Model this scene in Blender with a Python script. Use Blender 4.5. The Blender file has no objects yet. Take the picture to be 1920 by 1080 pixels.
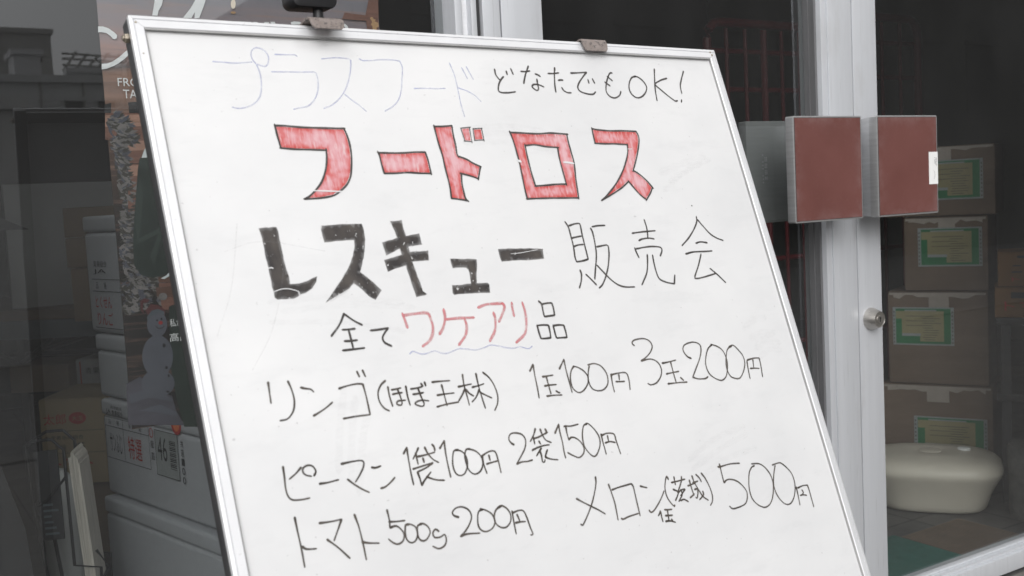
import bpy, bmesh, math, random
from mathutils import Matrix, Vector
from mathutils.geometry import tessellate_polygon, delaunay_2d_cdt
random.seed(7)
S = bpy.context.scene
COL = S.collection
R = math.radians

# ------------------------------------------------------------------ camera, world, sun, exposure
# world axes: x runs along the shop front, y goes into the shop, z is up; the stiles' outer face is y = 0
cd = bpy.data.cameras.new("Camera")
cam = bpy.data.objects.new("Camera", cd)
COL.objects.link(cam)
cr, cu, cf = Vector((0.84630, -0.53018, -0.05188)), Vector((0.08723, 0.04185, 0.99531)), Vector((0.52552, 0.84685, -0.08166))
cam.matrix_world = Matrix(((cr.x, cu.x, -cf.x, 0), (cr.y, cu.y, -cf.y, -1.62), (cr.z, cu.z, -cf.z, 1.05), (0, 0, 0, 1)))
cd.sensor_width = 36
cd.lens = 36.9345
cd.clip_start, cd.clip_end = 0.05, 600
cd.dof.use_dof = True
cd.dof.focus_distance = 1.75
cd.dof.aperture_fstop = 9.0
S.camera = cam

SUN_EL, SUN_AZ = 34, 208
w = bpy.data.worlds.new("World")
S.world = w
w.use_nodes = True
nt = w.node_tree
nt.nodes.clear()
sky = nt.nodes.new("ShaderNodeTexSky")
sky.sky_type = 'NISHITA'
sky.sun_disc = False
sky.sun_elevation = R(SUN_EL)
sky.sun_rotation = R(SUN_AZ)
sky.air_density, sky.dust_density, sky.ozone_density = 1.0, 9.0, 2.0
hs = nt.nodes.new("ShaderNodeHueSaturation")
hs.inputs['Saturation'].default_value = 0.04
bg = nt.nodes.new("ShaderNodeBackground")
bg.inputs['Strength'].default_value = 0.07
wo = nt.nodes.new("ShaderNodeOutputWorld")
nt.links.new(sky.outputs[0], hs.inputs['Color'])
nt.links.new(hs.outputs[0], bg.inputs['Color'])
nt.links.new(bg.outputs[0], wo.inputs['Surface'])

sd = bpy.data.lights.new("Sun", 'SUN')
sd.energy = 1.5
sd.angle = R(172)
sd.color = (1.0, 0.985, 0.965)
sun = bpy.data.objects.new("Sun", sd)
COL.objects.link(sun)
az = R(SUN_AZ)
LAMP_EL = 74        # the broad overcast glow is centred above the hidden sun
sv = Vector((math.sin(az) * math.cos(R(LAMP_EL)), math.cos(az) * math.cos(R(LAMP_EL)), math.sin(R(LAMP_EL))))
sun.rotation_euler = sv.to_track_quat('Z', 'Y').to_euler()
sun.location = sv * 20
S.view_settings.view_transform = 'Standard'
S.view_settings.look = 'None'
S.view_settings.gamma = 1.0
S.view_settings.exposure = 0.60
S.render.engine = 'CYCLES'
S.cycles.max_bounces = 10
S.cycles.diffuse_bounces = 5
S.cycles.transparent_max_bounces = 24
S.cycles.use_denoising = True
S.cycles.sample_clamp_indirect = 6.0

# ------------------------------------------------------------------ materials
def col4(c):
    return (c[0], c[1], c[2], 1.0)

def new_mat(name):
    m = bpy.data.materials.new(name)
    m.use_nodes = True
    m.node_tree.nodes.clear()
    return m, m.node_tree

def N(t, kind, **kw):
    n = t.nodes.new(kind)
    for k, v in kw.items():
        if k.startswith('i_'):
            key = k[2:].replace('_', ' ')
            n.inputs[key].default_value = v
        else:
            setattr(n, k, v)
    return n

def coords(t, scale=(1, 1, 1), loc=(0, 0, 0)):
    tc = N(t, "ShaderNodeTexCoord")
    mp = N(t, "ShaderNodeMapping")
    mp.inputs['Scale'].default_value = scale
    mp.inputs['Location'].default_value = loc
    t.links.new(tc.outputs['Object'], mp.inputs['Vector'])
    return mp.outputs[0]

def noise(t, vec, scale, detail=4, rough=0.55):
    n = N(t, "ShaderNodeTexNoise")
    n.inputs['Scale'].default_value = scale
    n.inputs['Detail'].default_value = detail
    n.inputs['Roughness'].default_value = rough
    t.links.new(vec, n.inputs['Vector'])
    return n.outputs[0]

def ramp(t, fac, stops):
    r = N(t, "ShaderNodeValToRGB")
    e = r.color_ramp.elements
    while len(e) < len(stops):
        e.new(0.5)
    for k, (p, c) in enumerate(stops):
        e[k].position = p
        e[k].color = col4(c) if not isinstance(c, (int, float)) else (c, c, c, 1)
    t.links.new(fac, r.inputs[0])
    return r.outputs[0]

def mixc(t, fac, a, b, mode='MIX'):
    m = N(t, "ShaderNodeMix", data_type='RGBA', blend_type=mode)
    if isinstance(fac, (int, float)):
        m.inputs[0].default_value = fac
    else:
        t.links.new(fac, m.inputs[0])
    for k, v in ((6, a), (7, b)):
        if isinstance(v, (tuple, list)):
            m.inputs[k].default_value = col4(v)
        else:
            t.links.new(v, m.inputs[k])
    return m.outputs[2]

def math_(t, op, a, b=0.0, clamp=False):
    m = N(t, "ShaderNodeMath", operation=op, use_clamp=clamp)
    for k, v in ((0, a), (1, b)):
        if isinstance(v, (int, float)):
            m.inputs[k].default_value = v
        else:
            t.links.new(v, m.inputs[k])
    return m.outputs[0]

def finish(t, color, rough=0.6, metal=0.0, spec=0.5, bump=None, bump_d=0.001, alpha=None, coat=0.0):
    p = N(t, "ShaderNodeBsdfPrincipled")
    o = N(t, "ShaderNodeOutputMaterial")
    for key, v in (('Base Color', color), ('Roughness', rough), ('Metallic', metal), ('Alpha', alpha)):
        if v is None:
            continue
        if isinstance(v, (int, float)):
            p.inputs[key].default_value = v
        elif isinstance(v, (tuple, list)):
            p.inputs[key].default_value = col4(v)
        else:
            t.links.new(v, p.inputs[key])
    p.inputs['Specular IOR Level'].default_value = spec
    p.inputs['Coat Weight'].default_value = coat
    if bump is not None:
        b = N(t, "ShaderNodeBump")
        b.inputs['Distance'].default_value = bump_d
        b.inputs['Strength'].default_value = 0.6
        t.links.new(bump, b.inputs['Height'])
        t.links.new(b.outputs[0], p.inputs['Normal'])
    t.links.new(p.outputs[0], o.inputs[0])
    return p

def mat(name, c, rough=0.6, metal=0.0, var=0.12, scale=8.0, stretch=(1, 1, 1), spec=0.5, bump=0.0, coat=0.0):
    """a base colour broken up by two octaves of procedural wear"""
    m, t = new_mat(name)
    v = coords(t, stretch)
    n1 = noise(t, v, scale, 5)
    n2 = noise(t, v, scale * 7, 3)
    lo = tuple(max(0, x * (1 - var)) for x in c)
    hi = tuple(min(1, x * (1 + var)) for x in c)
    k = math_(t, 'ADD', math_(t, 'MULTIPLY', n1, 0.7), math_(t, 'MULTIPLY', n2, 0.3))
    colr = ramp(t, k, [(0.3, lo), (0.7, hi)])
    rr = math_(t, 'ADD', math_(t, 'MULTIPLY', n2, 0.16), rough - 0.08, True)
    finish(t, colr, rr, metal, spec, n2 if bump else None, bump, coat=coat)
    return m

M = {}
# white enamel of the board: faint wiped-off ink, grey smears, a few specks
m, t = new_mat("enamel"); v = coords(t)
big = noise(t, coords(t, (1.4, 1.9, 1)), 2.6, 5, 0.62)
smear = noise(t, coords(t, (2.0, 7.0, 1), (3, 1, 0)), 4.5, 6, 0.65)
speck = noise(t, v, 170, 2, 0.5)
base = ramp(t, big, [(0.28, (0.645, 0.648, 0.660)), (0.64, (0.715, 0.716, 0.724))])
base = mixc(t, ramp(t, smear, [(0.54, 0.0), (0.76, 0.5)]), base, (0.60, 0.603, 0.616))
base = mixc(t, ramp(t, speck, [(0.735, 0.0), (0.78, 0.6)]), base, (0.42, 0.41, 0.42))
finish(t, base, math_(t, 'ADD', math_(t, 'MULTIPLY', smear, 0.25), 0.08), 0, 1.0)
M['enamel'] = m

def ink_mat(name, c, c2, strength, gaps, gap_scale=120.0, stretch=(1, 1, 1), rough=0.45):
    """dry marker ink: density comes from the stroke itself (attribute), broken by rubbed-off gaps"""
    m, t = new_mat(name)
    at = N(t, "ShaderNodeAttribute", attribute_name="ink")
    v = coords(t, stretch)
    n1 = noise(t, v, gap_scale, 4, 0.6)
    n2 = noise(t, v, gap_scale * 0.25, 3, 0.5)
    hole = ramp(t, n1, [(gaps[0], 1 - gaps[2]), (gaps[1], 1.0)])
    a = math_(t, 'MULTIPLY', math_(t, 'MULTIPLY', at.outputs['Fac'], strength), hole, True)
    colr = ramp(t, n2, [(0.35, c), (0.7, c2)])
    finish(t, colr, rough, 0, 0.4, alpha=a)
    return m
M['pen'] = ink_mat("thin_black_ink", (0.040, 0.035, 0.033), (0.075, 0.066, 0.062), 1.0, (0.25, 0.42, 0.30))
M['pen_brown'] = ink_mat("brownish_worn_ink", (0.045, 0.037, 0.031), (0.115, 0.098, 0.084), 1.0, (0.25, 0.42, 0.30))
M['ghost'] = ink_mat("wiped_off_ink_haze", (0.45, 0.45, 0.47), (0.52, 0.52, 0.53), 0.10, (0.35, 0.60, 0.9), 90.0, (1, 3, 1))
M['ink_black'] = ink_mat("solid_black_ink", (0.028, 0.025, 0.026), (0.080, 0.069, 0.062), 1.0, (0.322, 0.362, 0.93), 150.0, (1.3, 0.9, 1))
M['ink_blue'] = ink_mat("faded_blue_ink", (0.36, 0.40, 0.62), (0.45, 0.48, 0.66), 0.72, (0.3, 0.5, 0.5))
M['ink_pink'] = ink_mat("faded_red_ink", (0.56, 0.14, 0.15), (0.62, 0.24, 0.26), 0.85, (0.3, 0.5, 0.45))
m, t = new_mat("red_fill_ink")
at = N(t, "ShaderNodeAttribute", attribute_name="ink")
n1 = noise(t, coords(t, (9.0, 1.2, 1), (0, 0, 0)), 22, 5, 0.65)
n2 = noise(t, coords(t), 16, 4, 0.6)
n3 = noise(t, coords(t, (5.0, 0.8, 1), (4, 2, 0)), 60, 3, 0.6)
k = math_(t, 'ADD', math_(t, 'MULTIPLY', n1, 0.48), math_(t, 'MULTIPLY', n2, 0.52))
k = math_(t, 'ADD', k, math_(t, 'MULTIPLY', math_(t, 'SUBTRACT', at.outputs['Fac'], 0.5), 0.30))
colr = ramp(t, k, [(0.38, (0.64, 0.39, 0.42)), (0.50, (0.60, 0.27, 0.29)), (0.60, (0.55, 0.14, 0.14)), (0.70, (0.50, 0.07, 0.065))])
colr = mixc(t, ramp(t, n3, [(0.56, 0.0), (0.70, 0.7)]), colr, (0.67, 0.53, 0.55))
finish(t, colr, 0.45, 0, 0.4)
M['ink_red'] = m

M['alu'] = mat("anodised_aluminium", (0.86, 0.86, 0.875), 0.36, 0.45, 0.05, 6, (1, 1, 30))
m, t = new_mat("board_frame_aluminium")
v = coords(t)
n1 = noise(t, v, 14, 5); n2 = noise(t, v, 160, 2)
colr = ramp(t, n1, [(0.3, (0.66, 0.665, 0.685)), (0.7, (0.73, 0.735, 0.755))])
colr = mixc(t, ramp(t, n2, [(0.70, 0.0), (0.78, 0.5)]), colr, (0.45, 0.44, 0.43))
finish(t, colr, 0.38, 0.2, 0.5)
M['board_alu'] = m
M['lip_grey'] = mat("grey_lip_strip", (0.33, 0.33, 0.33), 0.6, 0.0, 0.15, 20)
# door and window sections: pale anodised, scratched and grimy along the vertical
m, t = new_mat("door_aluminium")
streak = noise(t, coords(t, (60, 60, 1.3)), 1.0, 5, 0.6)
scr = noise(t, coords(t, (220, 220, 9), (2, 5, 1)), 1.0, 2, 0.4)
grime = noise(t, coords(t, (7, 7, 2.2), (1, 0, 3)), 1.6, 6, 0.65)
colr = ramp(t, streak, [(0.3, (0.56, 0.575, 0.605)), (0.7, (0.605, 0.62, 0.652))])
colr = mixc(t, ramp(t, grime, [(0.54, 0.0), (0.74, 0.42)]), colr, (0.41, 0.405, 0.40))
colr = mixc(t, ramp(t, scr, [(0.64, 0.0), (0.74, 0.28)]), colr, (0.30, 0.30, 0.30))
finish(t, colr, 0.42, 0.25, 0.5)
M['door_alu'] = m
M['dark_alu'] = mat("dark_gasket_aluminium", (0.16, 0.16, 0.165), 0.45, 0.3, 0.15, 5, (20, 20, 1))  # dark grey of the gasket strips beside the glass
M['gasket'] = mat("black_rubber", (0.03, 0.03, 0.032), 0.7, 0, 0.2, 30)
M['black_steel'] = mat("black_painted_steel", (0.035, 0.035, 0.037), 0.4, 0.0, 0.2, 20)
M['bolt'] = mat("dull_bolt_steel", (0.42, 0.37, 0.30), 0.4, 0.8, 0.2, 60)
m, t = new_mat("rusty_clip_plate")
v = coords(t)
n1 = noise(t, v, 60, 5, 0.65); n2 = noise(t, coords(t, (1, 1, 1), (3, 3, 3)), 190, 4, 0.7)
colr = ramp(t, n1, [(0.3, (0.20, 0.165, 0.15)), (0.7, (0.30, 0.26, 0.245))])
colr = mixc(t, ramp(t, n2, [(0.54, 0.0), (0.62, 0.85)]), colr, (0.075, 0.07, 0.068))
finish(t, colr, 0.6, 0.2, 0.4, n2, 0.0006)
M['clip'] = m
M['black_plastic'] = mat("black_plastic", (0.02, 0.02, 0.022), 0.38, 0, 0.2, 20)
M['handle_alu'] = mat("brushed_handle_aluminium", (0.52, 0.52, 0.525), 0.38, 0.7, 0.12, 3, (3, 3, 60))
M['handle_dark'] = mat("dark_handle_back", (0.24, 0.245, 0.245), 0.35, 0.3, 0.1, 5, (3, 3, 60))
m, t = new_mat("red_handle_face")
v = coords(t)
n1 = noise(t, v, 9, 5, 0.6); n2 = noise(t, v, 260, 3, 0.6); n3 = noise(t, coords(t, (1, 1, 1), (5, 1, 2)), 24, 5, 0.7)
sp = N(t, "ShaderNodeAttribute", attribute_name="ink")
colr = ramp(t, n1, [(0.2, (0.125, 0.045, 0.038)), (0.8, (0.160, 0.062, 0.054))])
worn = math_(t, 'MULTIPLY', sp.outputs['Fac'], ramp(t, n3, [(0.42, 0.0), (0.66, 0.6)]))
colr = mixc(t, worn, colr, (0.22, 0.135, 0.132))
colr = mixc(t, ramp(t, n3, [(0.66, 0.0), (0.80, 0.5)]), colr, (0.20, 0.034, 0.03))
colr = mixc(t, ramp(t, n2, [(0.62, 0.0), (0.75, 0.25)]), colr, (0.23, 0.135, 0.13))
finish(t, colr, 0.55, 0, 0.4)
M['red_face'] = m
M['paper'] = mat("white_paper", (0.78, 0.78, 0.77), 0.7, 0, 0.03, 20)
M['paper_line'] = mat("printed_grey", (0.30, 0.30, 0.31), 0.7, 0, 0.1, 40)
M['lock'] = mat("brushed_lock_steel", (0.50, 0.48, 0.45), 0.3, 0.9, 0.1, 20, (1, 1, 6))
M['keyhole'] = mat("dark_keyhole", (0.03, 0.03, 0.03), 0.5, 0.3, 0.1, 20)

m, t = new_mat("glass_outer_face")
ge = N(t, "ShaderNodeNewGeometry"); dt = N(t, "ShaderNodeVectorMath", operation='DOT_PRODUCT')     # same reflectance from either side
t.links.new(ge.outputs['Incoming'], dt.inputs[0]); t.links.new(ge.outputs['True Normal'], dt.inputs[1])
cs = math_(t, 'ABSOLUTE', dt.outputs['Value'])
frv = math_(t, 'ADD', math_(t, 'MULTIPLY', math_(t, 'POWER', math_(t, 'SUBTRACT', 1.0, cs, True), 5.0), 0.918), 0.082, True)
gl = N(t, "ShaderNodeBsdfGlossy"); gl.inputs['Roughness'].default_value = 0.0
gl.inputs['Color'].default_value = (0.93, 0.96, 1.0, 1)
tr = N(t, "ShaderNodeBsdfTransparent"); tr.inputs['Color'].default_value = (0.80, 0.825, 0.82, 1)
mx = N(t, "ShaderNodeMixShader"); o = N(t, "ShaderNodeOutputMaterial")
t.links.new(frv, mx.inputs[0]); t.links.new(tr.outputs[0], mx.inputs[1]); t.links.new(gl.outputs[0], mx.inputs[2]); df = N(t, "ShaderNodeBsdfDiffuse"); df.inputs['Color'].default_value = (0.62, 0.62, 0.62, 1)      # pale dust film, added as a haze that lifts the dark glass
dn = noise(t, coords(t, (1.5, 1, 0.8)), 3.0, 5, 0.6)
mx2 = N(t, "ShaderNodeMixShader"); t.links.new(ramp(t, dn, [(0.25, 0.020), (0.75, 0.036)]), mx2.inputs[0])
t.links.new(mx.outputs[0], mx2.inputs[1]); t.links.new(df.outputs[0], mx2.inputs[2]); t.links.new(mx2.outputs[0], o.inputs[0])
M['glass'] = m
m, t = new_mat("glass_inner_face")
tr = N(t, "ShaderNodeBsdfTransparent"); tr.inputs['Color'].default_value = (0.99, 0.99, 0.99, 1)
o = N(t, "ShaderNodeOutputMaterial"); t.links.new(tr.outputs[0], o.inputs[0])
M['glass_in'] = m

M['facade'] = mat("grey_rendered_wall", (0.34, 0.34, 0.33), 0.85, 0, 0.12, 3, bump=0.003)
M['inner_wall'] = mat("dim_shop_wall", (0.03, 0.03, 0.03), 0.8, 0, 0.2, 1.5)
M['pale_inner'] = mat("pale_shop_wall", (0.36, 0.36, 0.35), 0.8, 0, 0.06, 1.5)
M['ceiling'] = mat("dim_ceiling_board", (0.42, 0.42, 0.41), 0.85, 0, 0.1, 2)
M['shop_floor'] = mat("dark_shop_floor", (0.20, 0.195, 0.185), 0.6, 0, 0.25, 4)
M['styrofoam'] = mat("white_styrofoam", (0.42, 0.43, 0.455), 0.75, 0, 0.05, 60, bump=0.0008)
M['cardboard'] = mat("brown_cardboard", (0.165, 0.116, 0.085), 0.8, 0, 0.24, 4, (1, 1, 4))
M['card_dark'] = mat("old_brown_cardboard", (0.16, 0.12, 0.085), 0.8, 0, 0.15, 5, (1, 1, 4))
M['card_yellow'] = mat("tan_carton", (0.33, 0.26, 0.16), 0.8, 0, 0.1, 6)
M['card_orange'] = mat("orange_brown_carton", (0.19, 0.092, 0.028), 0.8, 0, 0.1, 6)
M['tape'] = mat("clear_parcel_tape", (0.38, 0.33, 0.29), 0.3, 0, 0.15, 12)
M['print_red'] = mat("red_print", (0.42, 0.035, 0.03), 0.7, 0, 0.15, 30)
M['print_black'] = mat("black_print", (0.02, 0.02, 0.022), 0.7, 0, 0.2, 30)
M['print_blue'] = mat("blue_print", (0.012, 0.022, 0.035), 0.7, 0, 0.2, 30)
M['print_orange'] = mat("orange_print", (0.62, 0.16, 0.05), 0.7, 0, 0.2, 30)
M['label_green'] = mat("green_label", (0.02, 0.17, 0.065), 0.5, 0, 0.15, 14)
M['label_yellow'] = mat("yellow_slip", (0.30, 0.265, 0.14), 0.6, 0, 0.12, 14)
M['label_print'] = mat("small_dark_print", (0.09, 0.09, 0.075), 0.6, 0, 0.3, 40)
M['label_white'] = mat("label_white", (0.30, 0.32, 0.32), 0.5, 0, 0.1, 30)
M['table_wood'] = mat("worn_table_board", (0.16, 0.115, 0.08), 0.6, 0, 0.2, 4, (1, 12, 12))
M['steel_blue'] = mat("blue_grey_steel", (0.14, 0.17, 0.19), 0.5, 0.3, 0.15, 8)
M['steel_dark'] = mat("dark_steel_tube", (0.025, 0.025, 0.028), 0.45, 0.3, 0.2, 8)
M['white_board'] = mat("white_panel", (0.34, 0.34, 0.34), 0.7, 0, 0.06, 3)
M['dark_board'] = mat("dark_grey_board", (0.03, 0.031, 0.035), 0.6, 0, 0.2, 3)
M['jug'] = mat("white_plastic", (0.60, 0.61, 0.60), 0.4, 0, 0.05, 10)
M['page'] = mat("page_edges", (0.62, 0.58, 0.52), 0.8, 0, 0.35, 1.0, (260, 260, 2))
M['red_tube'] = mat("red_painted_tube", (0.10, 0.008, 0.012), 0.4, 0, 0.15, 10)
M['tank'] = mat("white_blow_moulded_plastic", (0.52, 0.475, 0.405), 0.5, 0, 0.05, 6)
M['concrete'] = mat("grey_concrete", (0.13, 0.127, 0.12), 0.9, 0, 0.3, 40, bump=0.002)
M['green_mat'] = mat("dark_green_mat", (0.022, 0.105, 0.085), 0.9, 0, 0.2, 30, bump=0.002)
M['hatch_tile'] = mat("brown_hatched_tile", (0.21, 0.145, 0.10), 0.8, 0, 0.2, 20)
# pavement: paving tiles with dark joints
m, t = new_mat("paving_tiles"); v = coords(t, (1, 1, 1))
br = N(t, "ShaderNodeTexBrick"); br.offset = 0.0
br.inputs['Scale'].default_value = 3.3; br.inputs['Mortar Size'].default_value = 0.018
br.inputs['Brick Width'].default_value = 0.99; br.inputs['Row Height'].default_value = 0.99
br.inputs['Color1'].default_value = (0.11, 0.105, 0.10, 1); br.inputs['Color2'].default_value = (0.145, 0.135, 0.12, 1)
br.inputs['Mortar'].default_value = (0.07, 0.068, 0.065, 1)
t.links.new(v, br.inputs['Vector'])
n1 = noise(t, v, 9, 6); dirt = ramp(t, n1, [(0.3, 0.7), (0.7, 1.1)])
finish(t, mixc(t, 1.0, br.outputs[0], dirt, 'MULTIPLY'), 0.8)
M['paving'] = m
m, t = new_mat("shop_floor_tiles"); v = coords(t)
br = N(t, "ShaderNodeTexBrick"); br.offset = 0.0
br.inputs['Scale'].default_value = 4.4; br.inputs['Mortar Size'].default_value = 0.016
br.inputs['Brick Width'].default_value = 0.99; br.inputs['Row Height'].default_value = 0.99
br.inputs['Color1'].default_value = (0.07, 0.068, 0.07, 1); br.inputs['Color2'].default_value = (0.10, 0.094, 0.09, 1)
br.inputs['Mortar'].default_value = (0.035, 0.034, 0.034, 1)
t.links.new(v, br.inputs['Vector'])
n1 = noise(t, v, 7, 6); dirt = ramp(t, n1, [(0.3, 0.65), (0.7, 1.1)])
finish(t, mixc(t, 1.0, br.outputs[0], dirt, 'MULTIPLY'), 0.55)
M['floor_tiles'] = m
M['asphalt'] = mat("street_asphalt", (0.10, 0.10, 0.10), 0.9, 0, 0.25, 30, bump=0.003)
M['dark_wall'] = mat("pale_street_wall", (0.72, 0.72, 0.71), 0.9, 0, 0.2, 1.2)
M['pale_wall'] = mat("pale_clad_wall", (0.74, 0.75, 0.75), 0.8, 0, 0.12, 1.5, (1, 1, 0.3))
M['grey_wall'] = mat("weathered_tower_wall", (0.42, 0.41, 0.39), 0.85, 0, 0.2, 1.0)
M['light_wall'] = mat("light_block_wall", (0.62, 0.62, 0.63), 0.8, 0, 0.08, 1.0)
M['black_clad'] = mat("dark_cladding", (0.030, 0.030, 0.030), 0.8, 0, 0.3, 0.8)
M['window_dark'] = mat("dark_window", (0.03, 0.032, 0.035), 0.15, 0, 0.1, 2)

# ------------------------------------------------------------------ mesh helpers
class MB:
    def __init__(self):
        self.v, self.f, self.m, self.a = [], [], [], {}
    def add(self, verts, faces, mi=0, ink=None):
        b = len(self.v)
        self.v += [tuple(p) for p in verts]
        self.f += [[b + i for i in f] for f in faces]
        self.m += [mi] * len(faces)
        if ink is not None:
            for k, a in enumerate(ink):
                self.a[b + k] = a
    def box(self, x0, x1, y0, y1, z0, z1, mi=0, front_mi=None):
        vs = [(x0, y0, z0), (x1, y0, z0), (x1, y1, z0), (x0, y1, z0), (x0, y0, z1), (x1, y0, z1), (x1, y1, z1), (x0, y1, z1)]
        fs = [(0, 3, 2, 1), (4, 5, 6, 7), (1, 2, 6, 5), (2, 3, 7, 6), (3, 0, 4, 7)]
        self.add(vs, fs, mi)
        b = len(self.v) - 8
        self.f.append([b, b + 1, b + 5, b + 4]); self.m.append(mi if front_mi is None else front_mi)
    def prism(self, pts, put, d0, d1, mi=0):
        """2-D outline extruded: put(a, b, d) -> 3-D"""
        n = len(pts)
        self.add([put(a, b, d0) for a, b in pts] + [put(a, b, d1) for a, b in pts],
                 [list(range(n - 1, -1, -1)), list(range(n, 2 * n))] + [[i, (i + 1) % n, n + (i + 1) % n, n + i] for i in range(n)], mi)
    def flat(self, pts, z=0.0, holes=(), mi=0, ink=None, put=None):
        put = put or (lambda a, b, d: (a, b, d))
        loops = [[Vector((a, b, 0)) for a, b in l] for l in [pts, *holes]]
        allp = [p for l in loops for p in l]
        tris = tessellate_polygon(loops)
        out = []
        for tr in tris:
            a, b, c = (allp[i] for i in tr)
            out.append(list(tr) if (b - a).cross(c - a).z > 0 else list(tr)[::-1])
        self.add([put(p.x, p.y, z) for p in allp], out, mi, ink)
    def tube(self, pts, r, mi=0, n=10, closed=False):
        pts = [Vector(p) for p in pts]
        k = len(pts)
        rings = []
        for i, p in enumerate(pts):
            a = pts[i - 1] if (i or closed) else p
            b = pts[(i + 1) % k] if (i < k - 1 or closed) else p
            d = (b - a).normalized()
            s = d.cross(Vector((0, 0, 1)))
            if s.length < 0.05:
                s = d.cross(Vector((1, 0, 0)))
            s.normalize(); u = s.cross(d)
            rr = r[i] if isinstance(r, (list, tuple)) else r
            rings.append([p + (s * math.cos(2 * math.pi * j / n) + u * math.sin(2 * math.pi * j / n)) * rr for j in range(n)])
        vs = [q for g in rings for q in g]
        fs = []
        for i in range(k if closed else k - 1):
            a, b = i * n, ((i + 1) % k) * n
            fs += [[a + j, b + j, b + (j + 1) % n, a + (j + 1) % n] for j in range(n)]
        if not closed:
            fs += [list(range(n)), [(k - 1) * n + j for j in range(n - 1, -1, -1)]]
        self.add(vs, fs, mi)
    def lathe(self, prof, put, n=40, mi=0):
        """prof: (radius, height); put(a, b, h)"""
        vs, fs = [], []
        for r, h in prof:
            vs += [put(r * math.cos(2 * math.pi * j / n), r * math.sin(2 * math.pi * j / n), h) for j in range(n)]
        for i in range(len(prof) - 1):
            fs += [[i * n + j, i * n + (j + 1) % n, (i + 1) * n + (j + 1) % n, (i + 1) * n + j] for j in range(n)]
        fs += [[j for j in range(n - 1, -1, -1)], [(len(prof) - 1) * n + j for j in range(n)]]
        self.add(vs, fs, mi)
    def build(self, name, mats, parent=None, mw=None, bevel=0.0, smooth=False, seg=2):
        me = bpy.data.meshes.new(name)
        me.from_pydata(self.v, [], self.f)
        me.polygons.foreach_set('material_index', self.m)
        if self.a:
            at = me.attributes.new("ink", 'FLOAT', 'POINT')
            at.data.foreach_set('value', [self.a.get(i, 1.0) for i in range(len(self.v))])
        for k in (mats if isinstance(mats, (list, tuple)) else [mats]):
            me.materials.append(M[k])
        if bevel or smooth is not None:
            bm = bmesh.new(); bm.from_mesh(me)
            if not self.a:
                bmesh.ops.recalc_face_normals(bm, faces=bm.faces) if bevel or smooth else None
            if bevel:
                es = [e for e in bm.edges if len(e.link_faces) == 2 and e.calc_face_angle(0) > 0.6]
                bmesh.ops.bevel(bm, geom=es, offset=bevel, segments=seg, affect='EDGES', profile=0.6, clamp_overlap=True)
            bm.to_mesh(me); bm.free()
        if smooth or bevel:
            me.polygons.foreach_set('use_smooth', [True] * len(me.polygons))
            me.set_sharp_from_angle(angle=R(38))
        o = bpy.data.objects.new(name, me)
        COL.objects.link(o)
        place(o, parent, mw)
        return o

FRAME = {}
def place(o, parent, mw):
    """mw is in world space; children get the matching local matrix"""
    mw = mw or Matrix.Identity(4)
    FRAME[o] = mw
    if parent is not None:
        o.parent = parent
        o.matrix_local = FRAME[parent].inverted() @ mw
    else:
        o.matrix_world = mw

def tag(o, label, cat, group=None):
    o['label'] = label; o['category'] = cat
    if group: o['group'] = group
    return o

def thing(name, label, cat, mw, group=None):
    o = bpy.data.objects.new(name, None)
    o.empty_display_size = 0.1
    COL.objects.link(o); place(o, None, mw)
    return tag(o, label, cat, group)

def frame(o, x, y):
    """matrix from origin and two axes (z = x cross y)"""
    x = Vector(x).normalized(); y = Vector(y); y = (y - x * y.dot(x)).normalized(); z = x.cross(y)
    o = Vector(o)
    return Matrix(((x.x, y.x, z.x, o.x), (x.y, y.y, z.y, o.y), (x.z, y.z, z.z, o.z), (0, 0, 0, 1)))

def T(x, y, z): return Matrix.Translation((x, y, z))

_tc = {}
def text_geo(s):
    if s not in _tc:
        c = bpy.data.curves.new("lettering_source", 'FONT')
        c.body = s; c.resolution_u = 4
        o = bpy.data.objects.new("lettering_source", c)
        COL.objects.link(o)
        bpy.context.view_layer.update()
        me = bpy.data.meshes.new_from_object(o.evaluated_get(bpy.context.evaluated_depsgraph_get()))
        vs = [(p.co.x, p.co.y) for p in me.vertices]; fs = [list(p.vertices) for p in me.polygons]
        bpy.data.objects.remove(o); bpy.data.curves.remove(c); bpy.data.meshes.remove(me)
        _tc[s] = (vs, fs)
    return _tc[s]

def put_text(mb, s, x, y, h, w=None, z=0.0, mi=0, put=None, skew=0.0):
    """text with its box scaled to height h (and width w), lower-left at x, y"""
    vs, fs = text_geo(s)
    x0 = min(p[0] for p in vs); x1 = max(p[0] for p in vs); y0 = min(p[1] for p in vs); y1 = max(p[1] for p in vs)
    sy = h / (y1 - y0); sx = sy if w is None else w / (x1 - x0)
    put = put or (lambda a, b, d: (a, b, d))
    mb.add([put(x + (p[0] - x0) * sx + skew * (p[1] - y0) * sy, y + (p[1] - y0) * sy, z) for p in vs], fs, mi)

def spline(pts, step):
    """Catmull-Rom through the points, resampled"""
    P = [Vector(p) for p in pts]
    if len(P) < 3:
        n = max(1, int((P[-1] - P[0]).length / step))
        return [P[0].lerp(P[-1], i / n) for i in range(n + 1)]
    out = []
    for i in range(len(P) - 1):
        p0 = P[i - 1] if i else P[0] * 2 - P[1]
        p1, p2 = P[i], P[i + 1]
        p3 = P[i + 2] if i + 2 < len(P) else p2 * 2 - p1
        n = max(2, int((p2 - p1).length / step))
        for k in range(n):
            u = k / n
            out.append(0.5 * ((2 * p1) + (p2 - p0) * u + (2 * p0 - 5 * p1 + 4 * p2 - p3) * u * u + (3 * p1 - p0 - 3 * p2 + p3) * u ** 3))
    out.append(P[-1])
    return out

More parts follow.
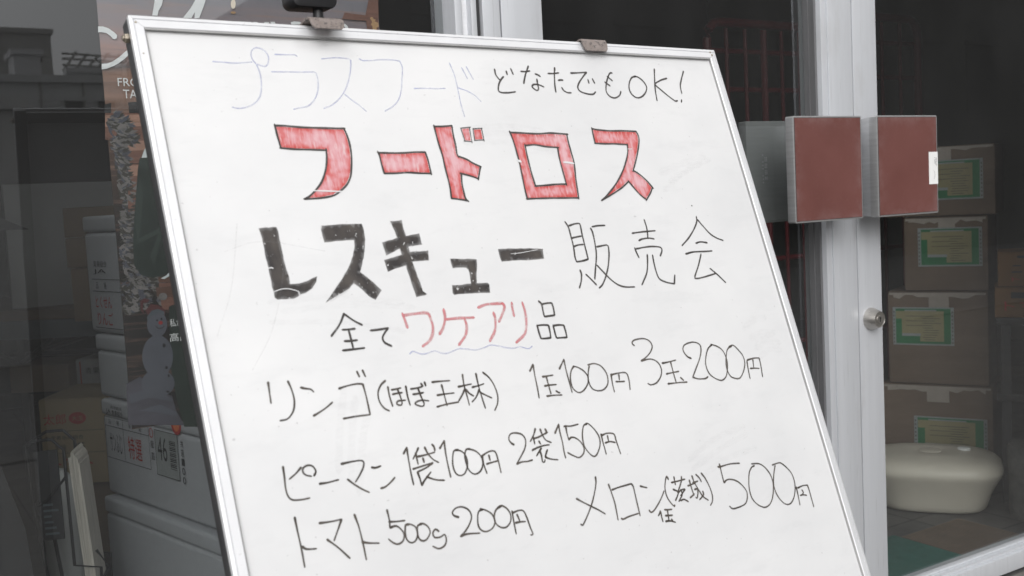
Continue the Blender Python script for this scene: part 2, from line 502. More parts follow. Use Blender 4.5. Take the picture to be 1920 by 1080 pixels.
_lay = [0]
def stroke(mb, pts, wid, dens0=1.0, dens1=0.62, z=0.0, start=1.25):
    """one marker stroke: soft-edged ribbon, darker and fatter where the pen first rested"""
    sp = spline(pts, 0.0016)
    _lay[0] += 1
    z = z + 0.00012 + (_lay[0] % 40) * 0.000008
    n = len(sp)
    vs, ink = [], []
    L = sum((sp[i + 1] - sp[i]).length for i in range(n - 1)) or 1e-6
    d = 0.0
    ph = random.random() * 9
    for i, p in enumerate(sp):
        a = sp[max(0, i - 1)]; b = sp[min(n - 1, i + 1)]
        tn = b - a
        tn = tn.normalized() if tn.length > 1e-9 else Vector((1, 0))
        nr = Vector((-tn.y, tn.x))
        if i: d += (p - sp[i - 1]).length
        blob = math.exp(-d / 0.0035)
        endb = math.exp(-(L - d) / 0.0014)
        ww = wid * 0.5 * (1 + (start - 1) * blob + 0.12 * endb + 0.10 * math.sin(d * 210 + ph))
        if d < wid * 0.3: ww *= 0.75
        if L - d < wid * 0.3: ww *= 0.75
        dn = dens1 + (dens0 - dens1) * (0.75 * blob + 0.25 * math.exp(-d / 0.02)) + 0.16 * endb + 0.06 * math.sin(d * 120 + ph * 2)
        dn = min(1.0, dn)
        for s, kk in ((-1.0, 0.12), (-0.62, 1.0), (0.62, 1.0), (1.0, 0.12)):
            q = p + nr * ww * s
            vs.append((q.x, q.y, z)); ink.append(dn * kk)
    # rounded caps
    fs = []
    for i in range(n - 1):
        for k in range(3):
            fs.append([i * 4 + k, (i + 1) * 4 + k, (i + 1) * 4 + k + 1, i * 4 + k + 1][::-1])
    for e, sgn in ((0, -1), (n - 1, 1)):
        a = sp[max(0, e - 1)]; b = sp[min(n - 1, e + 1)]
        tn = (b - a).normalized() if (b - a).length > 1e-9 else Vector((1, 0))
        q = sp[e] + tn * sgn * wid * 0.42
        j = len(vs); vs.append((q.x, q.y, z)); ink.append(ink[e * 4 + 1] * 0.4)
        for k in range(3):
            f = [e * 4 + k, e * 4 + k + 1, j]
            fs.append(f if sgn > 0 else f[::-1])
    mb.add(vs, fs, 0, ink)

# ------------------------------------------------------------------ setting: ground, road
def structure(o):
    o['kind'] = 'structure'
    return o
g = MB()
g.add([(-300, -300, -0.004), (300, -300, -0.004), (300, 300, -0.004), (-300, 300, -0.004)], [[0, 1, 2, 3]])
structure(g.build("ground", 'asphalt'))
g = MB()
g.add([(-40, -3.4, 0), (60, -3.4, 0), (60, -0.0, 0), (-40, -0.0, 0)], [[0, 1, 2, 3]])
structure(g.build("pavement", 'paving'))
g = MB(); g.box(-40, 60, -3.55, -3.405, -0.15, 0.012)
structure(g.build("kerb", 'concrete', bevel=0.012))
g = MB(); g.add([(-3.0, 0.10, 0.004), (6.2, 0.10, 0.004), (6.2, 5.0, 0.004), (-3.0, 5.0, 0.004)], [[0, 1, 2, 3]])
structure(g.build("shop_floor", 'floor_tiles'))

# ------------------------------------------------------------------ the shop building
WX0, WX1, DX0, DXM, DX1 = -0.15, 0.9646, 1.011, 1.9386, 2.866
TOP = 2.25
bd_ = thing("shop_building", "grey shop building with a glazed front behind the whiteboard", "building", T(0, 0, 0))
for q in ((-3.2, 6.4, TOP, 4.2), (-3.2, WX0, 0, TOP - 0.002), (DX1 + 0.06, 6.4, 0, TOP - 0.002)):
    f = MB(); f.box(q[0], q[1], -0.03, 0.16, q[2], q[3]); f.build("facade_wall", 'facade', bd_)
f = MB(); f.box(-3.2, -3.05, 0.162, 5.1, 0, 3.0); f.build("inner_wall", 'pale_inner', bd_)
f = MB(); f.box(6.25, 6.4, 0.162, 5.1, 0, 3.0); f.build("inner_wall", 'pale_inner', bd_)
f = MB(); f.box(-3.2, 6.4, 5.102, 5.2, 0, 3.0); f.build("inner_wall", 'inner_wall', bd_)
f = MB(); f.box(-3.2, 6.4, 0.162, 5.2, 3.002, 3.1); f.build("ceiling", 'ceiling', bd_)
f = MB()   # jamb between window and door, with the dark joint on its window side, and the jamb right of the doors
for jx0, jx1, jy in ((WX0, WX0 + 0.045, 0.0), (0.9716, DX0 - 0.0035, -0.004), (DX1 + 0.004, DX1 + 0.058, 0.0)):
    f = MB(); f.box(jx0, jx1, jy, 0.10, 0.0, TOP - 0.004); f.build("door_jamb", 'door_alu', bd_, bevel=0.0015)
f = MB(); f.box(0.9622, 0.9696, 0.004, 0.09, 0.0, TOP - 0.004); f.box(DX0 - 0.0032, DX0 - 0.0004, 0.012, 0.09, 0.0, TOP - 0.006)
f.build("joint_seal", 'gasket', bd_)

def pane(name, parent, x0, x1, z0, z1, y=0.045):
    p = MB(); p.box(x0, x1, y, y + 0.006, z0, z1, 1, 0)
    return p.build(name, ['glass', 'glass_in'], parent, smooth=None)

sw = thing("shop_window", "fixed shop window left of the doors, a poster inside its glass", "window", T(0, 0, 0))
f = MB()
f.box(0.9180, 0.9327, 0.0, 0.075, 0.06, TOP - 0.05); f.box(0.9487, 0.9600, -0.003, 0.085, 0.0, TOP - 0.004)
f.box(WX0 + 0.047, WX0 + 0.08, 0.0, 0.085, 0.0, TOP - 0.004)
f.box(WX0 + 0.082, 0.9170, 0.002, 0.08, 0.0, 0.075); f.box(WX0 + 0.082, 0.9170, 0.002, 0.08, TOP - 0.07, TOP - 0.005)
f.build("frame", 'door_alu', sw, bevel=0.0015)
f = MB(); f.box(0.9329, 0.9485, 0.012, 0.08, 0.0, TOP - 0.005)
f.build("frame_channel", 'alu', sw)
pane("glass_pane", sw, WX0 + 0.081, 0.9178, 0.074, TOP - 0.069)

def slab(mb, x0, x1, z0, z1, y0, y1, r=0.004, mi=0):
    """upright plate with rounded corners"""
    pts = []
    for cx, cz, a0 in ((x1 - r, z0 + r, -90), (x1 - r, z1 - r, 0), (x0 + r, z1 - r, 90), (x0 + r, z0 + r, 180)):
        for k in range(5):
            a = R(a0 + 22.5 * k); pts.append((cx + r * math.cos(a), cz + r * math.sin(a)))
    mb.prism(pts, lambda a, b, d: (a, d, b), y0, y1, mi)

def handle(parent, x0, x1, z0, z1, side, sticker):
    """a square pull plate standing off the door on one full-height web; the face is a red inlay"""
    h = MB()
    slab(h, x0, x1, z0, z1, -0.0895, -0.0685, 0.004)
    hx = x0 if side < 0 else x1
    if side < 0:
        q = [(x0 + 0.0005, -0.0690), (x0 + 0.042, -0.0005), (x0 + 0.050, -0.0005), (x0 + 0.010, -0.0690)]
    else:
        q = [(x1 - 0.010, -0.0690), (x1 + 0.006, -0.0005), (x1 + 0.014, -0.0005), (x1 - 0.0005, -0.0690)]
    h.prism(q, lambda a, b, d: (a, b, d), z0 + 0.002, z1 - 0.002)
    ho = h.build("pull_handle", 'handle_alu', parent, bevel=0.0012)
    # inlay: grid so that the wear can sit along its edges
    e = 0.0042; fx0, fx1, fz0, fz1 = x0 + e, x1 - e, z0 + e, z1 - e
    nx, nz = 22, 24
    vs, ink = [], []
    for j in range(nz + 1):
        for i in range(nx + 1):
            px, pz = fx0 + (fx1 - fx0) * i / nx, fz0 + (fz1 - fz0) * j / nz
            ds = min(px - fx0, fx1 - px, pz - fz0, fz1 - pz)
            vs.append((px, -0.0901, pz)); ink.append(min(1.0, 1.1 * math.exp(-ds / 0.012)))
    fs = [[j * (nx + 1) + i, j * (nx + 1) + i + 1, (j + 1) * (nx + 1) + i + 1, (j + 1) * (nx + 1) + i] for j in range(nz) for i in range(nx)]
    fc = MB(); fc.add(vs, fs, 0, ink); fc.build("red_face", 'red_face', ho)
    ln = MB(); s = 0.0009
    for a in ((fx0 - s, fx1 + s, fz0 - s, fz0), (fx0 - s, fx1 + s, fz1, fz1 + s), (fx0 - s, fx0, fz0, fz1), (fx1, fx1 + s, fz0, fz1)):
        ln.box(a[0], a[1], -0.0899, -0.0893, a[2], a[3])
    ln.build("face_joint", 'gasket', ho)
    if sticker:
        st = MB(); sx0, sx1, sz0, sz1 = x1 - 0.0325, x1 - 0.0012, z0 + 0.066, z0 + 0.139
        st.box(sx0, sx1, -0.0908, -0.0902, sz0, sz1, 0)
        for k, (u, v0, v1) in enumerate(((0.62, 0.60, 0.84), (0.80, 0.56, 0.84), (0.74, 0.60, 0.80))):
            n = 7
            for q in range(n):
                if (q * 7 + k) % 5 == 0: continue
                zz = sz0 + (sz1 - sz0) * (v0 + (v1 - v0) * q / n)
                xx = sx0 + (sx1 - sx0) * u
                st.box(xx, xx + 0.0022, -0.0910, -0.0909, zz, zz + 0.0017, 1)
        xx = sx0 + (sx1 - sx0) * 0.5
        arc = [(xx + 0.004 * math.sin(k / 8 * math.pi), sz0 + 0.011 + 0.020 * k / 8) for k in range(9)]
        for k in range(8):
            (ax, azz), (bx, bz) = arc[k], arc[k + 1]
            st.add([(ax, -0.0910, azz), (ax + 0.0011, -0.0910, azz), (bx + 0.0011, -0.0910, bz), (bx, -0.0910, bz)], [[0, 1, 2, 3]], 1)
        st.build("sticker", ['paper', 'paper_line'], ho)
    return ho

def door(label, x0, x1, left_w, right_w, bead_left, bead_right):
    d = thing("glass_door", label, "door", T((x0 + x1) / 2, 0.04, 0))
    f = MB()
    f.box(x0 + 0.0016, x0 + left_w, 0.0, 0.085, 0.008, TOP - 0.012)
    f.box(x1 - right_w, x1 - 0.0016, 0.0, 0.085, 0.008, TOP - 0.012)
    f.box(x0 + left_w + 0.001, x1 - right_w - 0.001, 0.001, 0.084, 0.008, 0.052)
    f.box(x0 + left_w + 0.001, x1 - right_w - 0.001, 0.001, 0.084, TOP - 0.10, TOP - 0.012)
    f.build("frame", 'door_alu', d, bevel=0.0015)
    b = MB()      # glazing beads: stepped strips beside the stiles and along the bottom rail
    if bead_right:
        b.box(x1 - right_w - 0.0190, x1 - right_w - 0.0005, 0.003, 0.044, 0.054, TOP - 0.102)
    b.box(x0 + left_w + 0.002, x1 - right_w - 0.021, 0.012, 0.044, 0.0525, 0.060)
    b.box(x0 + left_w + 0.002, x1 - right_w - 0.021, 0.028, 0.044, 0.0605, 0.066)
    b.build("glazing_bead", 'door_alu', d, bevel=0.001)
    gk = MB()
    if bead_right:
        gk.box(x1 - right_w - 0.0260, x1 - right_w - 0.0195, 0.016, 0.0445, 0.067, TOP - 0.104)
        gk.box(x1 - right_w - 0.0300, x1 - right_w - 0.0265, 0.030, 0.0445, 0.067, TOP - 0.104)
    gk.box(x0 + left_w + 0.0005, x0 + left_w + 0.008, 0.022, 0.0445, 0.067, TOP - 0.104)
    gk.build("glazing_gasket", 'dark_alu', d)
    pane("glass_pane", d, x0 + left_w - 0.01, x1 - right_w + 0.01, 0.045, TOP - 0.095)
    return d

dl = door("left glass door behind the whiteboard, its red-faced handle plate without a sticker", DX0, DXM, 0.0895, 0.0786, False, True)
dr = door("right glass door with a round lock and a white sticker on its red handle plate", DXM, DX1, 0.0815, 0.0815, True, True)
handle(dl, 1.6458, 1.8540, 0.9748, 1.1952, 1, False)
handle(dr, 1.9040, 2.1112, 0.9745, 1.1960, -1, True)
# the pull on the inner side of the left door: plain metal back with small stamped characters
h = MB(); slab(h, 1.655, 1.852, 0.9745, 1.1975, 0.0530, 0.0760, 0.004)
h.prism([(1.842, 0.0765), (1.866, 0.0856), (1.875, 0.0856), (1.851, 0.0765)], lambda a, b, d: (a, b, d), 0.978, 1.193)
ih = h.build("inner_pull_handle", 'handle_dark', dl, bevel=0.0012)
st = MB()
for u, z0, z1, n in ((1.7005, 1.062, 1.130, 9), (1.7075, 1.070, 1.120, 14), (1.7120, 1.070, 1.120, 14)):
    for k in range(n):
        if (k * 5 + n) % 4 == 0: continue
        zz = z0 + (z1 - z0) * k / n
        st.box(u, u + 0.0026, 0.0522, 0.0529, zz, zz + 0.0024)
st.build("stamped_lettering", 'handle_alu', ih)
# lock cylinder
l = MB()
LX, LZ = 1.979, 0.737
put = lambda a, b, h_: (LX + a, -h_, LZ + b)
l.lathe([(0.0262, 0.0004), (0.0262, 0.003), (0.0238, 0.010), (0.0190, 0.0245), (0.0182, 0.0262), (0.0165, 0.0266), (0.0160, 0.0258), (0.0095, 0.0256), (0.0090, 0.0270), (0.0010, 0.0272)], put, 48)
lo = l.build("lock_cylinder", 'lock', dr, smooth=True)
k = MB(); k.box(LX - 0.0010, LX + 0.0010, -0.0278, -0.0274, LZ - 0.0055, LZ + 0.0055); k.lathe([(0.0025, 0.0274), (0.0025, 0.0279)], lambda a, b, h_: (LX + a, -h_, LZ + 0.003 + b), 14)
k.build("keyhole", 'keyhole', lo)

# ------------------------------------------------------------------ the whiteboard on its black folding stand
BO, BD, BU = Vector((0.26833, -0.44022, 1.27061)), Vector((0.99768, 0.06814, 0.00000)), Vector((-0.02189, 0.32050, 0.94700))
BM = frame(BO, BD, BU)
foot = BO + BU * (-BO.z / BU.z) + BD * 0.45
wb = thing("whiteboard_sign", "white A-frame whiteboard with handwritten Japanese food sale prices", "whiteboard", T(foot.x, foot.y, 0))
BW, BH, PZ = 0.9, 1.2, -0.0045
p = MB(); p.box(0.010, BW - 0.010, -BH + 0.010, -0.010, -0.0068, PZ)
panel = p.build("panel", 'enamel', wb, BM)

def rail(length):
    """mitred rail: outer edge on y = 0, running along +x, profile towards -y"""
    prof = [(0.0, -0.0075), (0.0, -0.0014), (0.0006, -0.0010), (0.0038, -0.0008), (0.0042, -0.0020), (0.0047, -0.0020), (0.0051, -0.0007), (0.0138, 0.0), (0.0146, -0.0006), (0.0150, -0.0016), (0.0150, -0.0075)]
    r = MB(); n = len(prof)
    r.add([(w_ + 0.00022, -w_, z) for w_, z in prof] + [(length - w_ - 0.00022, -w_, z) for w_, z in prof],
          [[i, (i + 1) % n, n + (i + 1) % n, n + i] for i in range(n)] + [list(range(n)), list(range(2 * n - 1, n - 1, -1))])
    return r
def lip(length):
    b_ = MB(); b_.box(0.0150, length - 0.0150, -0.0166, -0.01505, -0.0044, -0.0003); return b_
lip(BW).build("frame_lip", 'lip_grey', wb, BM)
for mw_, ln_ in ((BM @ T(0, -BH, 0) @ Matrix.Rotation(math.pi / 2, 4, 'Z'), BH), (BM @ T(BW, 0, 0) @ Matrix.Rotation(-math.pi / 2, 4, 'Z'), BH)):
    b_ = MB(); b_.box(0.018, ln_ - 0.018, -0.0157, -0.01505, -0.0044, -0.0010); b_.build("frame_lip", 'lip_grey', wb, mw_)
rail(BW).build("frame_rail", 'board_alu', wb, BM, smooth=True)
rail(BW).build("frame_rail", 'board_alu', wb, BM @ T(BW, -BH, 0) @ Matrix.Rotation(math.pi, 4, 'Z'), smooth=True)
rail(BH).build("frame_rail", 'board_alu', wb, BM @ T(0, -BH, 0) @ Matrix.Rotation(math.pi / 2, 4, 'Z'), smooth=True)
rail(BH).build("frame_rail", 'board_alu', wb, BM @ T(BW, 0, 0) @ Matrix.Rotation(-math.pi / 2, 4, 'Z'), smooth=True)
for u_, v_, r_ in ((0.8885, -0.0048, 0.0016), (0.8905, -0.0096, 0.0020), (0.0065, -0.0085, 0.0013), (0.0085, -0.045, 0.0009)):
    q_ = MB(); q_.lathe([(r_, 0.0), (r_ * 0.8, 0.0007), (r_ * 0.3, 0.0008)], lambda a, b, h_: (u_ + a, v_ + b, h_ - 0.0006), 14); q_.build("screw", 'bolt', wb, BM, smooth=True)
# stand: two front tubes down to the pavement, cross tubes, two rear legs
lenf = BO.z / BU.z
for u0 in (0.0006, BW - 0.0206):
    s = MB(); s.box(u0, u0 + 0.02, -lenf + 0.001, 0.001, -0.0285, -0.0080)
    s.build("stand_leg", 'black_steel', wb, BM, bevel=0.0015)
for v0 in (-0.0230, -1.16):
    s = MB(); s.box(0.0216, BW - 0.0216, v0, v0 + 0.02, -0.0280, -0.0085)
    s.build("cross_tube", 'black_steel', wb, BM, bevel=0.0015)
for u0 in (0.42, 0.66):
    top = BM @ Vector((u0, -0.02, -0.038))
    bot = Vector((top.x, -0.085, 0.010))
    s = MB(); s.tube([top, bot], 0.009, n=14); s.build("rear_leg", 'black_steel', wb, smooth=True)
s = MB(); s.lathe([(0.0055, 0.0), (0.0055, 0.0035), (0.0045, 0.0045)], lambda a, b, h_: (-h_ + 0.0004, -0.0205 + a, -0.0150 + b), 6); s.lathe([(0.0030, 0.0046), (0.0028, 0.0062)], lambda a, b, h_: (-h_, -0.0205 + a, -0.0150 + b), 10)
s.build("hinge_bolt", 'bolt', wb, BM, smooth=True)

def clip(u0, u1, prof, th=0.0022):
    """bent strap hooked over the top rail; prof runs (z, v) from the back to the drooping front lip"""
    P = [Vector(q) for q in prof]
    outl, inl = [], []
    for i, q in enumerate(P):
        a = P[max(0, i - 1)]; b = P[min(len(P) - 1, i + 1)]
        d = (b - a).normalized(); nr = Vector((-d.y, d.x))
        outl.append(q + nr * th / 2); inl.append(q - nr * th / 2)
    loop = outl + inl[::-1]
    c = MB(); n = len(loop); m_ = 7
    w_ = u1 - u0
    # rounded lip corners: narrow the strap over its last points
    vs = []
    for j in range(m_ + 1):
        fr = j / m_
        for i, q in enumerate(loop):
            ii = i if i < len(P) else 2 * len(P) - 1 - i
            ins = {len(P) - 1: 0.0045, len(P) - 2: 0.0012}.get(ii, 0.0)
            vs.append((u0 + ins + (w_ - 2 * ins) * fr, q.y, q.x))
    fs = [[j * n + i, (j + 1) * n + i, (j + 1) * n + (i + 1) % n, j * n + (i + 1) % n] for j in range(m_) for i in range(n)]
    kk = len(P)
    for i in range(kk - 1):
        fs.append([i, i + 1, n - 2 - i, n - 1 - i]); o_ = m_ * n
        fs.append([o_ + n - 1 - i, o_ + n - 2 - i, o_ + i + 1, o_ + i])
    c.add(vs, fs)
    return c.build("clip", 'clip', wb, BM, smooth=True)
clip(0.2015, 0.2445, [(-0.034, 0.0032), (-0.010, 0.0032), (0.008, 0.0026), (0.0155, 0.0008), (0.0192, -0.0028), (0.0204, -0.0072), (0.0209, -0.0120), (0.0210, -0.0150)])
clip(0.6250, 0.6700, [(-0.034, 0.0026), (-0.010, 0.0026), (0.0005, 0.0024), (0.0035, 0.0012), (0.0048, -0.0018), (0.0052, -0.0060), (0.0054, -0.0125), (0.0055, -0.0165)])
s = MB(); s.tube([(0.575, 0.0015, -0.031), (0.600, 0.0032, -0.031), (0.628, 0.0045, -0.030)], 0.0013, n=8)
s.build("clip_wire", 'alu', wb, BM, smooth=True)

INK = [('blue',
 'faint blue marker line reading プラスフード',
 'blue',
 [[845,-497,964,-500,1080,-507,1200,-498,1305,-485],
 [1347,-506,1314,-440,1320,-362,1368,-311,1425,-305,1485,-335,1518,-402,1502,-481,1463,-531,1417,-529,1365,-509],
 [1354,-516,1372,-612,1367,-727,1336,-862,1284,-949,1197,-1016,1090,-1052,1008,-1056,961,-1042],
 [1603,-377,1735,-375,1852,-372,1877,-391],
 [1517,-599,1688,-595,1883,-591,2052,-586,2075,-619,2075,-708,2044,-828,1986,-928,1900,-1008,1835,-1034,1765,-1044,1689,-1064],
 [2187,-410,2327,-392,2452,-387,2543,-396,2567,-413],
 [2572,-409,2548,-512,2493,-657,2408,-800,2311,-913,2188,-1004,2072,-1049],
 [2384,-861,2468,-940,2556,-1010,2623,-1080],
 [2689,-386,2730,-409,2794,-408,2892,-400,3003,-388,3157,-386,3254,-397],
 [3254,-397,3269,-487,3227,-636,3179,-784,3115,-910,3015,-1004,2878,-1077],
 [3367,-765,3533,-759,3694,-760,3830,-754],
 [3989,-396,4014,-526,4020,-679,4014,-830,4009,-981,4017,-1143],
 [4031,-743,4159,-784,4262,-848,4331,-929],
 [4160,-456,4207,-608],
 [4235,-438,4297,-616]]),
 ('anyone',
 'thin black marker line reading どなたでもOK!',
 'pen',
 [[4679,-458,4676,-538,4717,-612],
 [4796,-561,4724,-625,4671,-705,4656,-772,4704,-795,4824,-793,4929,-778],
 [4864,-479,4864,-532],
 [4948,-440,4964,-524],
 [5106,-476,5182,-477,5262,-464],
 [5258,-393,5165,-532,5102,-655],
 [5339,-505,5386,-521,5416,-542],
 [5346,-584,5336,-653,5331,-725,5295,-753,5243,-718,5231,-692,5270,-664,5352,-667,5432,-696],
 [5566,-492,5661,-491,5758,-477],
 [5710,-401,5670,-516,5632,-664,5616,-770],
 [5715,-592,5761,-584,5799,-586],
 [5742,-698,5764,-743,5820,-773,5885,-774],
 [5970,-474,6105,-466,6265,-453],
 [6265,-453,6173,-529,6071,-625,6029,-700,6067,-755,6179,-786,6279,-788,6337,-750],
 [6256,-564,6255,-620],
 [6342,-549,6362,-618],
 [6748,-449,6699,-456,6619,-554,6557,-670,6540,-755,6587,-820,6674,-838,6769,-798,6819,-734],
 [6635,-506,6711,-571],
 [6560,-594,6639,-654],
 [7198,-485,7105,-512,7026,-601,6994,-707,7031,-793,7113,-830,7221,-799,7317,-720,7350,-641,7307,-554,7230,-498,7162,-485],
 [7613,-354,7566,-498,7514,-677,7482,-869],
 [7816,-501,7685,-534,7539,-593],
 [7539,-593,7542,-621,7627,-694,7742,-790,7822,-848,7864,-871,7906,-861],
 [8212,-372,8109,-523,8053,-625,8041,-741],
 [8002,-845,7979,-885]]),
 ('sale',
 'black marker words 販売会',
 'pen',
 [[5189,-2627,5221,-2707,5223,-2836,5221,-2978,5202,-3119,5208,-3183],
 [5236,-2687,5330,-2668,5410,-2665,5428,-2691,5417,-2834,5414,-2978,5412,-3163],
 [5412,-3163,5323,-3178,5207,-3185],
 [5225,-2858,5307,-2849,5397,-2840],
 [5222,-2976,5306,-2959,5394,-2958],
 [5228,-3297,5232,-3361,5194,-3456,5141,-3535],
 [5306,-3364,5364,-3429,5436,-3520],
 [5622,-2724,5724,-2715,5851,-2718],
 [5590,-2741,5605,-2803,5598,-2933,5578,-3076,5541,-3188,5492,-3298,5433,-3442],
 [5610,-3006,5703,-2998,5795,-2994,5808,-3034,5779,-3148,5709,-3302,5619,-3437,5534,-3529,5469,-3566],
 [5532,-3258,5603,-3350,5706,-3474,5806,-3554,5920,-3594,6082,-3609],
 [6586,-2675,6591,-2789,6578,-2879,6557,-2953],
 [6297,-2858,6482,-2850,6736,-2848],
 [6382,-2971,6445,-2953,6564,-2946,6674,-2965],
 [6272,-3068,6283,-3142,6301,-3210],
 [6294,-3084,6442,-3072,6597,-3071,6745,-3094,6755,-3147,6696,-3218],
 [6466,-3178,6422,-3316,6358,-3444,6219,-3593],
 [6559,-3193,6544,-3326,6544,-3460,6572,-3544,6680,-3598,6815,-3633],
 [6815,-3633,6870,-3510],
 [7610,-2684,7582,-2770,7470,-2888,7323,-3003,7164,-3098],
 [7613,-2732,7696,-2847,7782,-2955,7883,-3025,8013,-3078],
 [7448,-3082,7547,-3068,7676,-3090],
 [7188,-3225,7349,-3206,7554,-3214,7726,-3218],
 [7489,-3248,7375,-3408,7243,-3566,7263,-3595,7410,-3588,7664,-3556],
 [7585,-3472,7706,-3583,7818,-3706],
 [7575,-2517,7584,-2517]]),
 ('all',
 'black marker characters 全て and 品 around the red word',
 'bold',
 [[1764,-3513,1682,-3632,1554,-3751],
 [1767,-3521,1859,-3604,1953,-3668],
 [1701,-3694,1777,-3699,1857,-3700],
 [1775,-3706,1780,-3795,1783,-3914],
 [1697,-3824,1772,-3830,1854,-3831],
 [1652,-3924,1783,-3927,1920,-3929],
 [2038,-3742,2140,-3744,2266,-3740],
 [2266,-3740,2209,-3790,2169,-3842,2182,-3900,2258,-3951],
 [4440,-3640,4475,-3689,4470,-3779,4470,-3848],
 [4481,-3686,4577,-3681,4638,-3687],
 [4638,-3687,4642,-3761,4632,-3848],
 [4632,-3848,4548,-3848,4475,-3849],
 [4326,-3940,4326,-4034,4334,-4115],
 [4335,-3948,4428,-3952,4501,-3964],
 [4501,-3964,4498,-4045,4488,-4125],
 [4488,-4125,4407,-4124,4333,-4117],
 [4572,-3969,4570,-4063,4575,-4139],
 [4579,-3977,4663,-3979,4738,-3991],
 [4738,-3991,4741,-4074,4739,-4150],
 [4739,-4150,4655,-4145,4575,-4139]]),
 ('imperfect',
 'pink red marker word ワケアリ',
 'red',
 [[2488,-3591,2501,-3668,2513,-3765],
 [2496,-3617,2645,-3613,2811,-3623,2841,-3689,2847,-3790,2814,-3887,2753,-3955,2652,-4004],
 [3046,-3601,3036,-3710,2977,-3823,2911,-3891],
 [3042,-3725,3206,-3729,3436,-3745],
 [3301,-3743,3305,-3835,3262,-3941,3139,-4049],
 [3526,-3631,3662,-3605,3897,-3615],
 [3897,-3615,3909,-3666,3845,-3756,3776,-3837],
 [3729,-3714,3732,-3805,3685,-3940,3578,-4057],
 [4031,-3621,4020,-3695,4017,-3793],
 [4188,-3632,4196,-3750,4175,-3891,4113,-4026,3952,-4121]]),
 ('wave',
 'faint blue wavy underline below the red word',
 'blue',
 [[2464,-4070,2512,-4045,2598,-4084,2670,-4094,2796,-4077,2872,-4112,2944,-4126,3045,-4109,3137,-4092,3239,-4112,3351,-4137,3474,-4125,3570,-4105,3676,-4127,3808,-4169,3897,-4184,3993,-4179,4109,-4217,4176,-4193]]),
 ('apple',
 'thin black marker words リンゴ(ほぼ王林)',
 'price',
 [[741,-4146,734,-4252,727,-4371],
 [957,-4167,978,-4260,986,-4362,965,-4459,921,-4524,861,-4563,786,-4565],
 [1084,-4257,1141,-4277,1192,-4292,1218,-4325],
 [1159,-4577,1243,-4547,1329,-4510,1406,-4467],
 [1511,-4333,1611,-4318,1725,-4312,1804,-4324],
 [1804,-4324,1813,-4460,1813,-4667],
 [1491,-4661,1643,-4661,1812,-4670],
 [1766,-4175,1783,-4241],
 [1836,-4170,1855,-4248],
 [2086,-4327,2017,-4370,1965,-4446,1958,-4543,1997,-4625,2053,-4667],
 [2099,-4398,2094,-4504,2106,-4624],
 [2134,-4441,2194,-4440,2255,-4436],
 [2134,-4492,2199,-4489,2259,-4491],
 [2210,-4445,2225,-4524,2229,-4609,2199,-4627,2162,-4605,2186,-4576,2279,-4581],
 [2322,-4423,2316,-4538,2323,-4646],
 [2373,-4467,2464,-4468,2527,-4462],
 [2387,-4530,2456,-4532,2526,-4531],
 [2470,-4476,2483,-4564,2502,-4659,2470,-4682,2399,-4651,2397,-4627,2479,-4612,2570,-4634],
 [2520,-4422,2536,-4460],
 [2569,-4413,2575,-4461],
 [2664,-4430,2774,-4435,2902,-4446],
 [2782,-4476,2786,-4595,2791,-4724],
 [2694,-4588,2806,-4590,2923,-4595],
 [2658,-4718,2792,-4708,2956,-4708],
 [3092,-4398,3079,-4528,3086,-4672,3088,-4765],
 [2994,-4534,3097,-4530,3182,-4527],
 [3075,-4575,3021,-4638,2959,-4697],
 [3088,-4577,3125,-4631,3174,-4670],
 [3276,-4412,3273,-4573,3284,-4735,3294,-4836],
 [3180,-4567,3276,-4560,3352,-4549],
 [3273,-4605,3202,-4690,3134,-4735],
 [3273,-4640,3345,-4688,3415,-4731],
 [3375,-4413,3448,-4493,3493,-4605,3503,-4720,3472,-4813,3414,-4881]]),
 ('apple_price',
 'thin black marker prices 1玉100円 3玉200円',
 'price',
 [[4045,-4496,4118,-4418],
 [4118,-4418,4104,-4569,4098,-4707,4086,-4836],
 [4211,-4588,4291,-4590,4377,-4590],
 [4268,-4592,4272,-4698,4276,-4813],
 [4208,-4703,4298,-4705,4390,-4712],
 [4205,-4831,4311,-4837,4438,-4851],
 [4360,-4787,4386,-4808,4414,-4821],
 [4495,-4530,4601,-4420],
 [4601,-4420,4594,-4567,4597,-4711,4599,-4844],
 [4731,-4524,4669,-4578,4625,-4679,4625,-4786,4672,-4846,4723,-4863,4799,-4839,4878,-4770,4906,-4684,4863,-4605,4790,-4550,4720,-4522],
 [4971,-4557,4930,-4633,4900,-4737,4924,-4839,5012,-4885,5119,-4878,5201,-4808,5217,-4691,5159,-4583,5058,-4537,4953,-4540],
 [5287,-4705,5270,-4827,5267,-4940],
 [5284,-4716,5423,-4711,5538,-4728,5556,-4814,5533,-4949],
 [5413,-4728,5398,-4800],
 [5334,-4813,5409,-4824,5478,-4830],
 [5801,-4393,5772,-4355,5826,-4320,5976,-4318,6075,-4359,6106,-4435,6045,-4514,5935,-4576,5845,-4605],
 [5845,-4605,6024,-4606,6128,-4668,6156,-4767,6111,-4856,6010,-4927,5905,-4940,5857,-4914],
 [6198,-4687,6327,-4685,6454,-4678],
 [6352,-4689,6350,-4833,6352,-4967],
 [6220,-4837,6337,-4835,6454,-4834],
 [6202,-4970,6373,-4980,6550,-4996],
 [6453,-4919,6496,-4965],
 [6744,-4693,6679,-4655,6636,-4571,6668,-4507,6759,-4479,6879,-4480,6970,-4525,6967,-4604,6898,-4713,6784,-4835,6675,-4947],
 [6675,-4947,6767,-4983,6896,-4998,6957,-4981],
 [7206,-4554,7105,-4602,7021,-4710,6978,-4823,6999,-4944,7090,-5026,7199,-5066,7298,-5026,7370,-4917,7402,-4801,7381,-4677,7300,-4597,7181,-4547],
